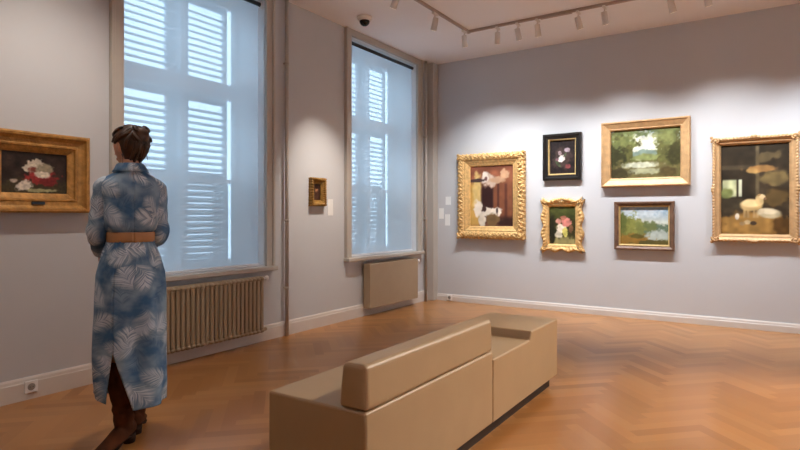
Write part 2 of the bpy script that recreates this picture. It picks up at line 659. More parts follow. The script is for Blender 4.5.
def window(idx, op, blind_label, off):
    y0, y1, z0, z1 = op
    c = (y0 + y1) / 2
    root = bpy.data.objects.new('window_%d' % idx, None)
    root.location = (0, c, z0)
    C.objects.link(root)
    struct(root)
    inv = Matrix.Translation((0, -c, -z0))

    def bx(b, *a):
        return b.box(*a, M=inv)
    # casing on the room side
    cs = MB()
    cw = 0.105
    ct = RZ - z1 - 0.001
    bx(cs, 0, 0.032, y0 - cw, y0, z0 - 0.02, z1 + ct)
    bx(cs, 0, 0.032, y1, y1 + cw, z0 - 0.02, z1 + ct)
    bx(cs, 0, 0.032, y0, y1, z1, z1 + ct)
    bx(cs, 0.032, 0.045, y0 - cw, y0 - cw + 0.03, z0 - 0.02, z1 + ct)
    bx(cs, 0.032, 0.045, y1 + cw - 0.03, y1 + cw, z0 - 0.02, z1 + ct)
    cs.build('casing', M_trim, root, bevel=0.004)
    sl = MB()
    bx(sl, -0.34, 0.085, y0 - cw - 0.012, y1 + cw + 0.002, z0 - 0.055, z0 - 0.012)
    sl.build('sill', M_trim, root, bevel=0.008)
    rv = MB()
    bx(rv, -0.5, -0.005, y0, y0 + 0.004, z0, z1)
    bx(rv, -0.5, -0.005, y1 - 0.004, y1, z0, z1)
    bx(rv, -0.5, -0.005, y0, y1, z1 - 0.004, z1)
    rv.build('reveal_lining', M_sash, root)
    # sash with transom and mullion
    X = -0.42
    m0 = c + off
    fr = MB()
    bx(fr, X - 0.035, X + 0.035, y0, y0 + 0.05, z0, z1)
    bx(fr, X - 0.035, X + 0.035, y1 - 0.035, y1, z0, z1)
    bx(fr, X - 0.035, X + 0.035, y0, y1, z0 - 0.012, z0 + 0.05)
    bx(fr, X - 0.035, X + 0.035, y0, y1, z1 - 0.06, z1)
    bx(fr, X - 0.04, X + 0.04, y0, y1, 2.43, 2.58)
    bx(fr, X - 0.035, X + 0.035, m0 + 0.03, m0 + 0.085, z0, 2.43)
    bx(fr, X - 0.02, X + 0.02, y0, y1, 1.575, 1.615)
    bx(fr, X - 0.03, X + 0.03, m0 + 0.035, m0 + 0.075, 2.58, z1)
    fr.build('sash', M_sash, root, bevel=0.004)
    gl = MB()
    bx(gl, X - 0.003, X + 0.003, y0 + 0.04, y1 - 0.03, z0 + 0.03, z1 - 0.03)
    gl.build('glass', M_glass, root)
    # louvred shutters on the outside
    Xs = -0.53
    m0 = c + off
    for (a, b_, slot) in ((y0 + 0.06, m0, y0 + 0.2), (m0 + 0.16, y1 - 0.047, y1 - 0.165)):
        sh = MB()
        louver_panel(sh, a, b_, 2.52, z1 - 0.02, Xs)
        louver_panel(sh, a, b_, 1.62, 2.44, Xs)
        sh.box(Xs - 0.018, Xs + 0.018, a, b_, 2.44, 2.52)
        # the lowest panel is nearly shut but for a narrow slotted strip
        louver_panel(sh, a, slot - 0.014, z0, 1.62, Xs, pitch=0.062, st=0.03, tilt=58, depth=0.058)
        louver_panel(sh, slot + 0.014, b_, z0, 1.62, Xs, pitch=0.062, st=0.03, tilt=58, depth=0.058)
        if b_ < y1 - 0.03 and a > m0:
            sh.box(Xs - 0.018, Xs + 0.018, b_, y1 - 0.03, z0, 1.62)
        k = z0
        while k < 1.62:
            sh.box(Xs - 0.018, Xs + 0.018, slot - 0.014, slot + 0.014, k, k + 0.034)
            k += 0.062
        for i, v in enumerate(sh.v):
            sh.v[i] = tuple(inv @ Vector(v))
        sh.build('shutter', M_shut, root)
    st = MB()
    bx(st, Xs - 0.02, Xs + 0.02, m0 + 0.001, m0 + 0.054, z0, z1)      # meeting stiles with a slotted gap
    bx(st, Xs - 0.02, Xs + 0.02, m0 + 0.076, m0 + 0.159, z0, z1)
    k = z0
    while k < z1:
        bx(st, Xs - 0.02, Xs + 0.02, m0 + 0.054, m0 + 0.076, k, k + (0.042 if k > 2.5 else 0.082))
        k += 0.082
    st.build('meeting_stile', M_shut, root)
    # roller blind just inside the opening
    bl = thing('roller_blind', blind_label, 'blind', (-0.06, c, z0))

    def by(b, *a):
        return b.box(*a, M=Matrix.Translation((0.06, -c, -z0)))
    f = MB()
    by(f, -0.061, -0.0595, y0 + 0.025, y1 - 0.034, z0 + 0.012, z1 - 0.05)
    f.build('fabric', M_blind, bl)
    tb = MB()
    tb.cyl((0, y0 + 0.012 - c, z1 - 0.048 - z0), (0, y1 - 0.012 - c, z1 - 0.048 - z0), 0.022, 20)
    tb.build('roller_tube', M_dark, bl)
    bb = MB()
    by(bb, -0.068, -0.052, y0 + 0.02, y1 - 0.02, z0 - 0.004, z0 + 0.016)
    bb.build('bottom_bar', M_sash, bl, bevel=0.003)
    for yy in (y0 + 0.006, y1 - 0.006):
        k = MB()
        by(k, -0.09, -0.03, yy - 0.006, yy + 0.006, z1 - 0.1, z1 - 0.005)
        k.build('bracket', M_white, bl)
    return root


window(1, OPENINGS[0], 'pale blue screen roller blind lowered in the window beside the woman', 0.03)
window(2, OPENINGS[1], 'pale blue screen roller blind lowered in the window near the room corner', 0.09)

# ------------------------------------------------------------------ radiators and pipes
ra = thing('column_radiator', 'beige column radiator with many vertical sections under the window beside the woman', 'radiator', (0.02, -4.06, 0.0))
nsec, ry0, ry1 = 27, -0.70, 0.615
sec0 = None
pitch = (ry1 - ry0) / nsec
for i in range(nsec):
    if sec0 is None:
        b = MB()
        for xx in (0.035, 0.095):
            b.tube([(xx, 0, 0.13), (xx, 0, 0.165), (xx, 0, 0.61), (xx, 0, 0.64)], [(0.019, 0.019), (0.017, 0.0185), (0.017, 0.0185), (0.019, 0.019)], 10, up=(0, 1, 0))
        b.ball((0.065, 0, 0.635), (0.062, pitch * 0.5, 0.026), 14, 8)
        b.ball((0.065, 0, 0.135), (0.062, pitch * 0.5, 0.026), 14, 8)
        sec0 = b.build('section', M_rad, ra)
        s_ = sec0
    else:
        s_ = sec0.copy()
        C.objects.link(s_)
        s_.parent = ra
    s_.location = (0, ry0 + pitch * (i + 0.5), 0)
b = MB()
b.cyl((0.065, ry0 - 0.01, 0.635), (0.065, ry1 + 0.01, 0.635), 0.02, 12)
b.cyl((0.065, ry0 - 0.01, 0.135), (0.065, ry1 + 0.055, 0.135), 0.018, 12)
b.build('header_pipe', M_rad, ra)
for yy in (-0.45, 0.45):
    MB().box(-0.02, 0.03, yy - 0.015, yy + 0.015, 0.58, 0.61).build('wall_bracket', M_rad, ra)
v = MB()
v.cyl((0.065, ry1 + 0.01, 0.635), (0.065, ry1 + 0.03, 0.635), 0.012, 12)
v.tube([(0.065, ry1 + 0.03, 0.635), (0.065, ry1 + 0.075, 0.635)], [0.02, 0.024], 16)
v.build('thermostat_valve', M_white, ra)

rb = thing('panel_radiator', 'flat beige panel radiator below the window near the room corner', 'radiator', (0.03, -1.06, 0.0))
py0, py1 = -0.66, 0.475
p = MB()
p.box(0.085, 0.1, py0, py1, 0.10, 0.65)
p.box(0.012, 0.02, py0 + 0.02, py1 - 0.02, 0.12, 0.655)
p.build('panel', M_rad, rb, bevel=0.006)
for yy in (py0, py1 - 0.006):
    MB().box(0.0, 0.0845, yy, yy + 0.006, 0.10, 0.65).build('side_cover', M_rad, rb, bevel=0.002)
g = MB()
g.box(0.0, 0.012, py0 + 0.007, py1 - 0.007, 0.64, 0.653)
g.box(0.072, 0.0845, py0 + 0.007, py1 - 0.007, 0.64, 0.653)
k = py0 + 0.02
while k < py1 - 0.02:
    g.box(0.012, 0.072, k, k + 0.006, 0.642, 0.652)
    k += 0.022
g.build('top_grille', M_rad, rb)
f = MB()
k = py0 + 0.03
while k < py1 - 0.03:
    f.box(0.022, 0.083, k, k + 0.004, 0.15, 0.63)
    k += 0.03
f.build('fins', M_rad, rb)
for yy in (-0.45, 0.4):
    MB().box(-0.0285, 0.012, yy - 0.015, yy + 0.015, 0.55, 0.58).build('wall_bracket', M_rad, rb)
v = MB()
v.tube([(0.06, py1, 0.61), (0.06, py1 + 0.03, 0.61), (0.06, py1 + 0.035, 0.61), (0.06, py1 + 0.085, 0.61)], [0.012, 0.012, 0.02, 0.024], 16)
v.build('thermostat_valve', M_white, rb)


def pipe_run(name, x, y, r, label, clamps, group=None):
    t = thing(name, label, 'pipe', (x, y, 0), 0, group)
    MB().cyl((0, 0, 0.0), (0, 0, RZ), r, 18).build('pipe', M_trim, t)
    for z in clamps:
        c_ = MB()
        c_.tube([(0, 0, z - 0.012), (0, 0, z + 0.012)], [r + 0.005, r + 0.005], 18)
        c_.box(-x, -r, -0.008, 0.008, z - 0.008, z + 0.008)
        c_.build('clamp', M_trim, t)
    return t


pipe_run('heating_pipe', 0.045, -3.06, 0.019, 'slim vertical heating pipe on the wall between the two windows', (0.5, 1.2, 2.83), 'heating pipes')
pipe_run('heating_pipe', 0.05, -0.235, 0.02, 'vertical heating pipe between the far window casing and the room corner', (1.2, 2.4), 'heating pipes')
struct(MB().box(0, 0.12, -0.13, 0, 0.0, RZ).build('trim_1', M_trim, bevel=0.006))

# ------------------------------------------------------------------ small fittings
def socket(loc, rz, label):
    t = thing('power_socket', label, 'socket', loc, rz)
    MB().box(-0.041, 0.041, -0.012, 0, 0, 0.082).build('plate', M_white, t, bevel=0.004)
    q = MB()
    q.tube([(0, -0.0115, 0.041), (0, -0.0135, 0.041)], [0.024, 0.024], 24)
    i_ = q.build('insert', mat('socket_grey', (150, 146, 142), 0.5), t)
    h = MB()
    for xx in (-0.0095, 0.0095):
        h.tube([(xx, -0.0136, 0.041), (xx, -0.0142, 0.041)], [0.003, 0.003], 10)
    h.build('pin_holes', M_dark, i_)
    return t


socket((0.022, -5.468, 0.045), PI / 2, 'white power socket on the baseboard under the painting of the white dog')
socket((0.33, -0.022, 0.012), 0, 'white power socket on the baseboard by the room corner')


def card(loc, rz, w, h, label):
    t = thing('caption_card', label, 'label', loc, rz, 'caption cards')
    MB().box(-w / 2, w / 2, -0.004, 0, 0, h).build('card', M_card, t)
    return t


card((0, -2.315, 1.25), PI / 2, 0.09, 0.19, 'white caption card beside the smallest framed picture')
card((0.181, 0, 1.205), 0, 0.08, 0.155, 'white caption card nearest the room corner, by the ornate gold painting')
card((0.294, 0, 1.41), 0, 0.085, 0.12, 'upper of two white caption cards beside the ornate gold painting')
card((0.283, 0, 1.105), 0, 0.08, 0.165, 'lower of two white caption cards beside the ornate gold painting')

t = thing('dome_camera', 'white security camera with black dome on the ceiling', 'camera', (0.40, -2.19, RZ))
q = MB()
q.tube([(0, 0, 0), (0, 0, -0.03), (0, 0, -0.045)], [0.085, 0.082, 0.07], 28)
q.build('base', M_pale, t)
MB().ball((0, 0, -0.05), (0.058, 0.058, 0.055), 24, 14).build('dome', M_black, t)

# ------------------------------------------------------------------ lighting track and spotlights
TX, TY, TZ = 1.18, -1.13, 3.47
tr = thing('lighting_track', 'slim angled lighting track running round the ceiling', 'track', (TX, TY, TZ))
q = MB()
q.box(-0.012, 0.012, -7.4, 0.012, 0.0, 0.03)
q.box(0.012, 5.212, -0.012, 0.012, 0.0, 0.03)
q.box(5.188, 5.212, -7.4, -0.012, 0.0, 0.03)
q.build('rail', M_track, tr)
MB().box(-0.02, 0.02, -0.02, 0.02, -0.004, 0.0).build('corner_joint', M_track, tr)
MB().box(0.9, 1.25, -0.02, 0.02, -0.008, 0.0).build('power_feed', M_track, tr)


def spot(x, y, target, energy, size, label, temp=(1.0, 0.86, 0.70), blend=0.9):
    t = thing('track_spotlight', label, 'spotlight', (x, y, TZ), 0, 'track spotlights')
    MB().box(-0.015, 0.015, -0.05, 0.05, -0.028, -0.007).build('adapter', M_pale, t, bevel=0.003)
    MB().cyl((0, 0, -0.028), (0, 0, -0.095), 0.008, 12).build('stem', M_pale, t)
    d = (Vector(target) - Vector((x, y, TZ - 0.11))).normalized()
    p = Vector((0, 0, -0.11))
    h = MB()
    h.tube([p - d * 0.05, p - d * 0.047, p + d * 0.06, p + d * 0.085], [0.02, 0.03, 0.033, 0.036], 20)
    hh = h.build('housing', M_pale, t)
    e = MB()
    e.tube([p + d * 0.0851, p + d * 0.087], [0.03, 0.03], 20)
    e.build('lens', M_lens, hh)
    L = bpy.data.lights.new('beam', 'SPOT')
    L.energy = energy
    L.color = temp
    L.spot_size = math.radians(size)
    L.spot_blend = blend
    L.shadow_soft_size = 0.03
    lo = bpy.data.objects.new('beam', L)
    C.objects.link(lo)
    lo.parent = t
    lo.location = p + d * 0.10
    lo.rotation_euler = d.to_track_quat('-Z', 'Y').to_euler()
    return t


M_lens = mat('lamp_lens', (250, 240, 220), 0.3)
bsdf(M_lens).inputs['Emission Color'].default_value = (1, 0.88, 0.72, 1)
bsdf(M_lens).inputs['Emission Strength'].default_value = 0.8
EN = 1.0
WARM, NEUT, COOL = (1.0, 0.90, 0.79), (0.95, 0.975, 1.0), (0.86, 0.93, 1.0)
spot(TX, -2.72, (0, -2.50, 1.25), 110 * EN, 46, 'spotlight on the window-side track aimed at the smallest picture', WARM, 1.0)
spot(TX, -1.95, (0.1, -1.3, 0.6), 18 * EN, 90, 'spotlight on the window-side track, second from the track corner', WARM, 1.0)
spot(TX, -1.24, (0.9, 0, 0.75), 55 * EN, 90, 'spotlight at the corner of the track', NEUT, 1.0)
spot(1.56, TY, (1.0, 0, 0.75), 55 * EN, 90, 'first spotlight after the track corner along the painting wall', NEUT, 1.0)
spot(1.81, TY, (1.98, 0, 0.75), 41 * EN, 90, 'second spotlight after the track corner along the painting wall', NEUT, 1.0)
spot(2.045, TY, (1.98, 0, 0.6), 41 * EN, 90, 'third spotlight after the track corner along the painting wall', NEUT, 1.0)
spot(2.50, TY, (2.9, 0, 0.75), 50 * EN, 90, 'fourth spotlight after the track corner, left of the wide landscape painting', NEUT, 1.0)
spot(2.775, TY, (2.95, 0, 0.6), 50 * EN, 90, 'fifth spotlight after the track corner, above the wide landscape painting', NEUT, 1.0)
spot(3.415, TY, (3.9, 0, 0.75), 50 * EN, 90, 'sixth spotlight after the track corner, above the gap beside the sheep painting', NEUT, 1.0)
spot(3.73, TY, (4.15, 0, 0.75), 55 * EN, 90, 'seventh spotlight after the track corner, nearest the sheep painting', NEUT, 1.0)
# the track goes on out of the picture
spot(4.7, TY, (4.9, 0, 0.75), 82 * EN, 90, 'spotlight on the painting-wall track beyond the sheep painting', COOL, 1.0)
spot(5.3, TY, (4.55, -4.2, 0.0), 520 * EN, 76, 'spotlight near the end of the painting-wall track aimed at the floor', WARM, 1.0)
for i_, (yy, wh) in enumerate(((-2.6, 'nearest the painting wall'), (-4.2, 'second from the painting wall'), (-5.8, 'third from the painting wall'), (-7.2, 'farthest from the painting wall'))):
    spot(TX + 5.2 - 0.0, yy, (RX, yy, 0.9), 170 * EN, 90, 'unseen spotlight added on the far track to wash the bare side wall, ' + wh, NEUT, 1.0)  # unseen lamps added so bounce off the side wall lifts ceiling and ambient light
spot(TX, -5.45, (0, -5.42, 1.0), 45 * EN, 100, 'spotlight on the window-side track aimed at the painting of the white dog', WARM, 1.0)
spot(TX, -6.9, (1.4, -5.4, 0.9), 20 * EN, 75, 'spotlight on the window-side track behind the woman', WARM, 1.0)


# ------------------------------------------------------------------ paintings
def smooth(x):
    x = np.clip(x, 0, 1)
    return x * x * (3 - 2 * x)


class Paint:
    def __init__(s, nu, nv, base, seed=0):
        s.u, s.v = np.meshgrid(np.linspace(0, 1, nu), np.linspace(0, 1, nv))
        s.asp = (nu - 1) / (nv - 1)
        s.c = np.zeros((nv, nu, 3))
        s.c[:] = base
        s.rng = np.random.RandomState(seed)

    def noise(s, sc):
        a, b = max(2, int(sc * s.asp) + 2), int(sc) + 2
        g = s.rng.rand(b, a)
        x, y = s.u * (a - 1.001), s.v * (b - 1.001)
        i, j = x.astype(int), y.astype(int)
        fx, fy = smooth(x - i), smooth(y - j)
        return (g[j, i] * (1 - fx) * (1 - fy) + g[j, i + 1] * fx * (1 - fy) + g[j + 1, i] * (1 - fx) * fy + g[j + 1, i + 1] * fx * fy)

    def mix(s, m, col):
        s.c = s.c * (1 - m[..., None]) + np.array(col, float) * m[..., None]
        return s

    def E(s, cx, cy, rx, ry, col, soft=0.35, rot=0, a=1.0, wob=0.3):
        x, y = (s.u - cx) * s.asp, s.v - cy
        ca, sa = math.cos(rot), math.sin(rot)
        x, y = x * ca + y * sa, -x * sa + y * ca
        d = np.sqrt((x / (rx * s.asp)) ** 2 + (y / ry) ** 2) + (s.noise(6) - 0.5) * wob * 1.5 + (s.noise(17) - 0.5) * wob * 1.6 + (s.noise(34) - 0.5) * wob * 0.8
        return s.mix(smooth((1 - d) / soft + 0.5) * a, col)

    def Rr(s, u0, v0, u1, v1, col, soft=0.03, a=1.0):
        m = smooth((s.u - u0) / soft + 0.5) * smooth((u1 - s.u) / soft + 0.5) * smooth((s.v - v0) / soft + 0.5) * smooth((v1 - s.v) / soft + 0.5)
        return s.mix(m * a, col)

    def G(s, v0, v1, c0, c1, a=1.0):
        t = smooth((s.v - v0) / (v1 - v0))
        m = ((s.v >= min(v0, v1)) & (s.v <= max(v0, v1))).astype(float) * a
        s.c = s.c * (1 - m[..., None]) + (np.array(c0, float) * (1 - t[..., None]) + np.array(c1, float) * t[..., None]) * m[..., None]
        return s

    def mottle(s, amt, sc):
        s.c = s.c * (1 + (s.noise(sc) - 0.5)[..., None] * amt)
        return s

    def canvas(s, w, h, parent, y, z0):
        nv, nu, _ = s.c.shape
        X, Z = (s.u - 0.5) * w, s.v * h + z0
        vs = np.stack([X, np.full_like(X, y), Z], -1).reshape(-1, 3)
        fs = [(j * nu + i, j * nu + i + 1, (j + 1) * nu + i + 1, (j + 1) * nu + i) for j in range(nv - 1) for i in range(nu - 1)]
        k = len(vs)
        vs = vs.tolist() + [(-w / 2, -0.004, z0), (w / 2, -0.004, z0), (w / 2, -0.004, z0 + h), (-w / 2, -0.004, z0 + h)]
        fs.append((k, k + 3, k + 2, k + 1))
        me = bpy.data.meshes.new('canvas')
        me.from_pydata(vs, [], fs)
        c = np.clip(s.c, 0, 255) / 255
        c = np.where(c <= 0.04045, c / 12.92, ((c + 0.055) / 1.055) ** 2.4)
        col = np.ones((len(vs), 4))
        col[:, :3] = 0.3
        col[:k, :3] = c.reshape(-1, 3)
        at = me.color_attributes.new('paint', 'FLOAT_COLOR', 'POINT')
        at.data.foreach_set('color', col.ravel())
        me.materials.append(M_canvas)
        o = bpy.data.objects.new('canvas', me)
        C.objects.link(o)
        o.parent = parent
        return o


def frame_mesh(name, w, h, z0, prof, m, parent, orn=None, step=0.012, smooth_=False):
    """mitred frame swept round a w x h rectangle whose bottom is z0; prof = [(inset, height off the wall)]"""
    mb = MB()
    cs = [(-w / 2, z0), (w / 2, z0), (w / 2, z0 + h), (-w / 2, z0 + h)]
    nr = [(0, 1), (-1, 0), (0, -1), (1, 0)]
    for sd in range(4):
        a, b = cs[sd], cs[(sd + 1) % 4]
        L = math.hypot(b[0] - a[0], b[1] - a[1])
        d = ((b[0] - a[0]) / L, (b[1] - a[1]) / L)
        n = nr[sd]
        N = max(1, int(L / step)) if orn else 1
        vs = []
        for i in range(N + 1):
            fr = i / N
            for pi_, (t, y) in enumerate(prof):
                s_ = t + (L - 2 * t) * fr
                dt, dy = orn(fr, L, t, pi_, sd) if orn else (0, 0)
                tt = t + dt
                vs.append((a[0] + d[0] * s_ + n[0] * tt, -(y + dy), a[1] + d[1] * s_ + n[1] * tt))
        k = len(prof)
        mb.add(vs, [(i * k + j, (i + 1) * k + j, (i + 1) * k + j + 1, i * k + j + 1) for i in range(N) for j in range(k - 1)], smooth_)
    return mb.build(name, m, parent, weld=True)


def painting(label, loc, rz):
    return thing('framed_painting', label, 'painting', loc, rz, 'framed paintings')


def corner_scroll(parent, m, cx, cz, r, sx, sz, y=0.06):
    b = MB()
    pts, rad = [], []
    for i in range(22):
        a = i / 21 * 4.2
        rr = r * (1 - 0.17 * a)
        pts.append((cx + sx * (math.cos(a) * rr - r * 0.2), -y - 0.004 * math.sin(a * 2), cz + sz * (math.sin(a) * rr - r * 0.2)))
        rad.append(r * 0.28 * (1 - 0.12 * a))
    b.tube(pts, rad, 8, up=(0, 1, 0), round_ends=True)
    b.ball((cx, -y, cz), (r * 0.42, r * 0.3, r * 0.42), 10, 7)
    b.ball((cx + sx * r * 0.8, -y + 0.008, cz + sz * r * 0.8), (r * 0.4, r * 0.25, r * 0.4), 10, 7)
    return b.build('corner_scroll', m, parent)


# painting on the left wall: white dog with a red cushion, wide stepped gilt frame
P = painting('painting of a white dog by a red cushion in a wide gilt frame', (0, -5.437, 1.268), PI / 2)
W_, H_, T_ = 0.68, 0.545, 0.134
frame_mesh('frame', W_, H_, 0, [(0, 0), (0, 0.075), (0.012, 0.085), (0.026, 0.082), (0.034, 0.066), (0.05, 0.055), (0.075, 0.05), (0.082, 0.056), (0.092, 0.054), (0.098, 0.04), (0.12, 0.03), (0.134, 0.022), (0.134, 0.012)], M_gold2, P)
pt = Paint(100, 70, (50, 38, 33), 1)
pt.mottle(0.6, 5).E(0.5, 0.15, 0.6, 0.22, (66, 58, 40), 0.8)
pt.E(0.60, 0.40, 0.24, 0.17, (156, 52, 50), 0.35).E(0.70, 0.3, 0.12, 0.12, (120, 40, 40), 0.4)
pt.E(0.48, 0.64, 0.14, 0.17, (208, 196, 176), 0.3).E(0.47, 0.58, 0.07, 0.07, (120, 60, 50), 0.5)
pt.E(0.64, 0.60, 0.13, 0.13, (150, 140, 116), 0.5).E(0.62, 0.46, 0.10, 0.08, (222, 210, 190), 0.4)
pt.E(0.33, 0.18, 0.12, 0.12, (212, 200, 184), 0.4, 0.4).E(0.2, 0.3, 0.06, 0.05, (180, 166, 150), 0.5)
pt.E(0.62, 0.09, 0.22, 0.045, (164, 160, 118), 0.6).mottle(0.25, 24)
pt.canvas(W_ - 2 * T_ + 0.012, H_ - 2 * T_ + 0.012, P, -0.014, T_ - 0.006)
MB().box(-0.04, 0.04, -0.066, -0.054, 0.055, 0.075).build('name_plate', M_dark, P)

# smallest picture, between the windows
P = painting('smallest picture in a worn gilt frame on the wall between the windows', (0, -2.56, 1.358), PI / 2)
W_, H_, T_ = 0.24, 0.31, 0.066


def orn_small(fr, L, t, i, sd):
    k = math.sin(fr * L * 2 * PI / 0.03)
    return ((-0.004 * k if i <= 2 else 0), 0.004 * k * (1 if i in (2, 3, 4) else 0))


frame_mesh('frame', W_, H_, 0, [(0, 0), (0, 0.05), (0.01, 0.06), (0.025, 0.058), (0.036, 0.04), (0.05, 0.034), (0.066, 0.02), (0.066, 0.01)], M_bronze, P, orn_small, 0.006)
pt = Paint(40, 46, (58, 34, 22), 2)
pt.E(0.5, 0.62, 0.2, 0.2, (168, 120, 84), 0.4).E(0.5, 0.2, 0.34, 0.3, (74, 44, 30), 0.5).E(0.5, 0.78, 0.2, 0.12, (50, 28, 18), 0.4).mottle(0.4, 16)
pt.canvas(W_ - 2 * T_ + 0.01, H_ - 2 * T_ + 0.01, P, -0.012, T_ - 0.005)

# ornate gold painting nearest the corner
P = painting('large painting of two terriers by draped curtains in an ornate carved gold frame', (0.985, 0, 0.925), 0)
W_, H_, T_ = 1.0, 1.2, 0.178


def orn_acanthus(fr, L, t, i, sd):
    a = fr * L + sd * 0.37
    if i < 1 or t > 0.107:
        return 0, 0
    e = math.sin(PI * min(1.0, t / 0.107))
    leaf = math.sin(2 * PI * a / 0.064 + 14 * math.sin(t * 30)) * math.cos(2 * PI * t / 0.05 + 1.3 * math.sin(a * 31))
    bead = math.sin(2 * PI * a / 0.031 + 2.2 * math.sin(a * 17)) * math.sin(2 * PI * t / 0.034 + a * 9)
    dt = -0.006 * math.cos(2 * PI * a / 0.064) - 0.004 * math.sin(2 * PI * a / 0.029) if t < 0.03 else 0
    return dt, e * (0.013 * leaf + 0.010 * bead)


frame_mesh('frame', W_, H_, 0, [(0, 0), (0, 0.055)] + [(0.006 + 0.0092 * q, 0.062 + 0.036 * math.sin(PI * (0.12 + 0.8 * q / 11)) ** 0.8 - 0.001 * q) for q in range(11)] + [(0.107, 0.056), (0.113, 0.064), (0.12, 0.058), (0.15, 0.036), (0.168, 0.034), (0.178, 0.024), (0.178, 0.012)], M_gold, P, orn_acanthus, 0.006, True)
for sx in (-1, 1):
    for cz, sz in ((0.055, -1), (H_ - 0.055, 1)):
        corner_scroll(P, M_gold, sx * (W_ / 2 - 0.055), cz, 0.055, sx, sz, 0.095)
pt = Paint(90, 110, (120, 78, 56), 3)
pt.G(0.72, 1.0, (150, 92, 66), (128, 74, 52)).mottle(0.3, 8)
pt.Rr(-0.1, 0.0, 0.24, 0.72, (200, 158, 84), 0.12).E(0.16, 0.55, 0.1, 0.3, (216, 184, 116), 0.6)
pt.Rr(0.27, 0.08, 0.55, 0.66, (52, 28, 26), 0.08).Rr(0.55, 0.05, 0.97, 0.74, (128, 78, 54), 0.07)
pt.Rr(0.63, 0.05, 0.68, 0.70, (86, 48, 38), 0.04).Rr(0.80, 0.05, 0.86, 0.70, (92, 52, 40), 0.05).Rr(0.55, 0.0, 1.0, 0.16, (58, 34, 30), 0.1)
pt.E(0.42, 0.76, 0.2, 0.10, (196, 170, 150), 0.5).E(0.36, 0.80, 0.09, 0.10, (228, 214, 200), 0.35).E(0.37, 0.79, 0.04, 0.045, (120, 84, 80), 0.5)
pt.E(0.66, 0.76, 0.22, 0.06, (190, 150, 118), 0.5).E(0.80, 0.84, 0.10, 0.08, (204, 160, 124), 0.5).E(0.16, 0.76, 0.16, 0.03, (70, 52, 50), 0.5)
pt.E(0.20, 0.30, 0.10, 0.13, (236, 222, 204), 0.5).E(0.30, 0.10, 0.08, 0.13, (220, 206, 186), 0.4).E(0.40, 0.24, 0.13, 0.08, (228, 214, 196), 0.4)
pt.E(0.34, 0.30, 0.04, 0.06, (66, 44, 40), 0.5).E(0.60, 0.22, 0.11, 0.085, (238, 224, 206), 0.4).E(0.63, 0.27, 0.03, 0.05, (60, 40, 34), 0.6)
pt.E(0.56, 0.10, 0.16, 0.10, (118, 92, 60), 0.5).mottle(0.14, 16)
pt.canvas(W_ - 2 * T_ + 0.012, H_ - 2 * T_ + 0.012, P, -0.014, T_ - 0.006)

# black frame above
P = painting('dark flower still life in a black frame with a thin gold slip', (1.985, 0, 1.712), 0)
W_, H_, T_ = 0.50, 0.605, 0.085
frame_mesh('frame', W_, H_, 0, [(0, 0), (0, 0.055), (0.008, 0.062), (0.03, 0.062), (0.04, 0.05), (0.068, 0.046), (0.07, 0.02)], M_ebony, P)
frame_mesh('liner', W_ - 0.136, H_ - 0.136, 0.068, [(0, 0.016), (0, 0.042), (0.008, 0.042), (0.018, 0.026), (0.018, 0.012)], M_liner, P)
pt = Paint(60, 80, (34, 25, 25), 4)
pt.mottle(0.5, 6).E(0.5, 0.45, 0.34, 0.3, (60, 46, 42), 0.7)
pt.E(0.5, 0.43, 0.13, 0.09, (226, 216, 208), 0.5, 0, 1, .5).E(0.66, 0.70, 0.12, 0.07, (168, 150, 158), 0.5).E(0.40, 0.62, 0.08, 0.06, (150, 128, 130), 0.5)
pt.E(0.28, 0.42, 0.07, 0.05, (120, 84, 96), 0.5).E(0.72, 0.22, 0.10, 0.06, (122, 62, 62), 0.5).E(0.33, 0.30, 0.05, 0.12, (66, 74, 50), 0.5, 0.6).E(0.6, 0.56, 0.04, 0.1, (74, 84, 60), 0.5, -0.5).mottle(0.5, 20)
pt.canvas(W_ - 2 * T_ + 0.01, H_ - 2 * T_ + 0.01, P, -0.014, T_ - 0.005)

# scalloped gold frame below it
P = painting('bouquet painting on green in a scalloped gold frame under the black-framed one', (1.983, 0, 0.785), 0)
W_, H_, T_ = 0.53, 0.675, 0.095


def orn_scallop(fr, L, t, i, sd):
    e = abs(fr - 0.5) * 2
    wv = 0.016 * math.cos(e * 2 * PI * 1.5) * (1 - t / 0.09)
    if e > 0.86:
        wv -= 0.012 * (e - 0.86) / 0.14 * (1 - t / 0.09)
    if i == 0:
        return wv, 0
    return wv, 0.004 * math.cos(fr * L * 2 * PI / 0.05) * (1 if 2 <= i <= 4 else 0)


frame_mesh('frame', W_, H_, 0, [(0, 0), (0, 0.045), (0.01, 0.06), (0.028, 0.062), (0.045, 0.048), (0.06, 0.04), (0.07, 0.042), (0.082, 0.034), (0.095, 0.022), (0.095, 0.012)], M_gold, P, orn_scallop, 0.008, True)
for sx in (-1, 1):
    for cz, sz in ((0.035, -1), (H_ - 0.035, 1)):
        corner_scroll(P, M_gold, sx * (W_ / 2 - 0.035), cz, 0.032, sx, sz, 0.06)
sc = MB()
for k in range(-3, 4):
    sc.ball((k * 0.028, -0.06, H_ - 0.012 + 0.018 * (1 - abs(k) / 3.5)), (0.017, 0.014, 0.02), 10, 7)
sc.build('crest', M_gold, P)
pt = Paint(60, 84, (58, 56, 28), 5)
pt.mottle(0.4, 6).G(0.68, 1.0, (64, 70, 34), (88, 96, 44), 0.7).E(0.5, 0.05, 0.7, 0.18, (150, 140, 92), 0.7).E(0.12, 0.35, 0.12, 0.4, (40, 38, 24), 0.6)
pt.E(0.46, 0.42, 0.18, 0.12, (232, 220, 198), 0.35).E(0.66, 0.58, 0.17, 0.11, (206, 130, 118), 0.4).E(0.36, 0.60, 0.11, 0.07, (196, 140, 124), 0.5)
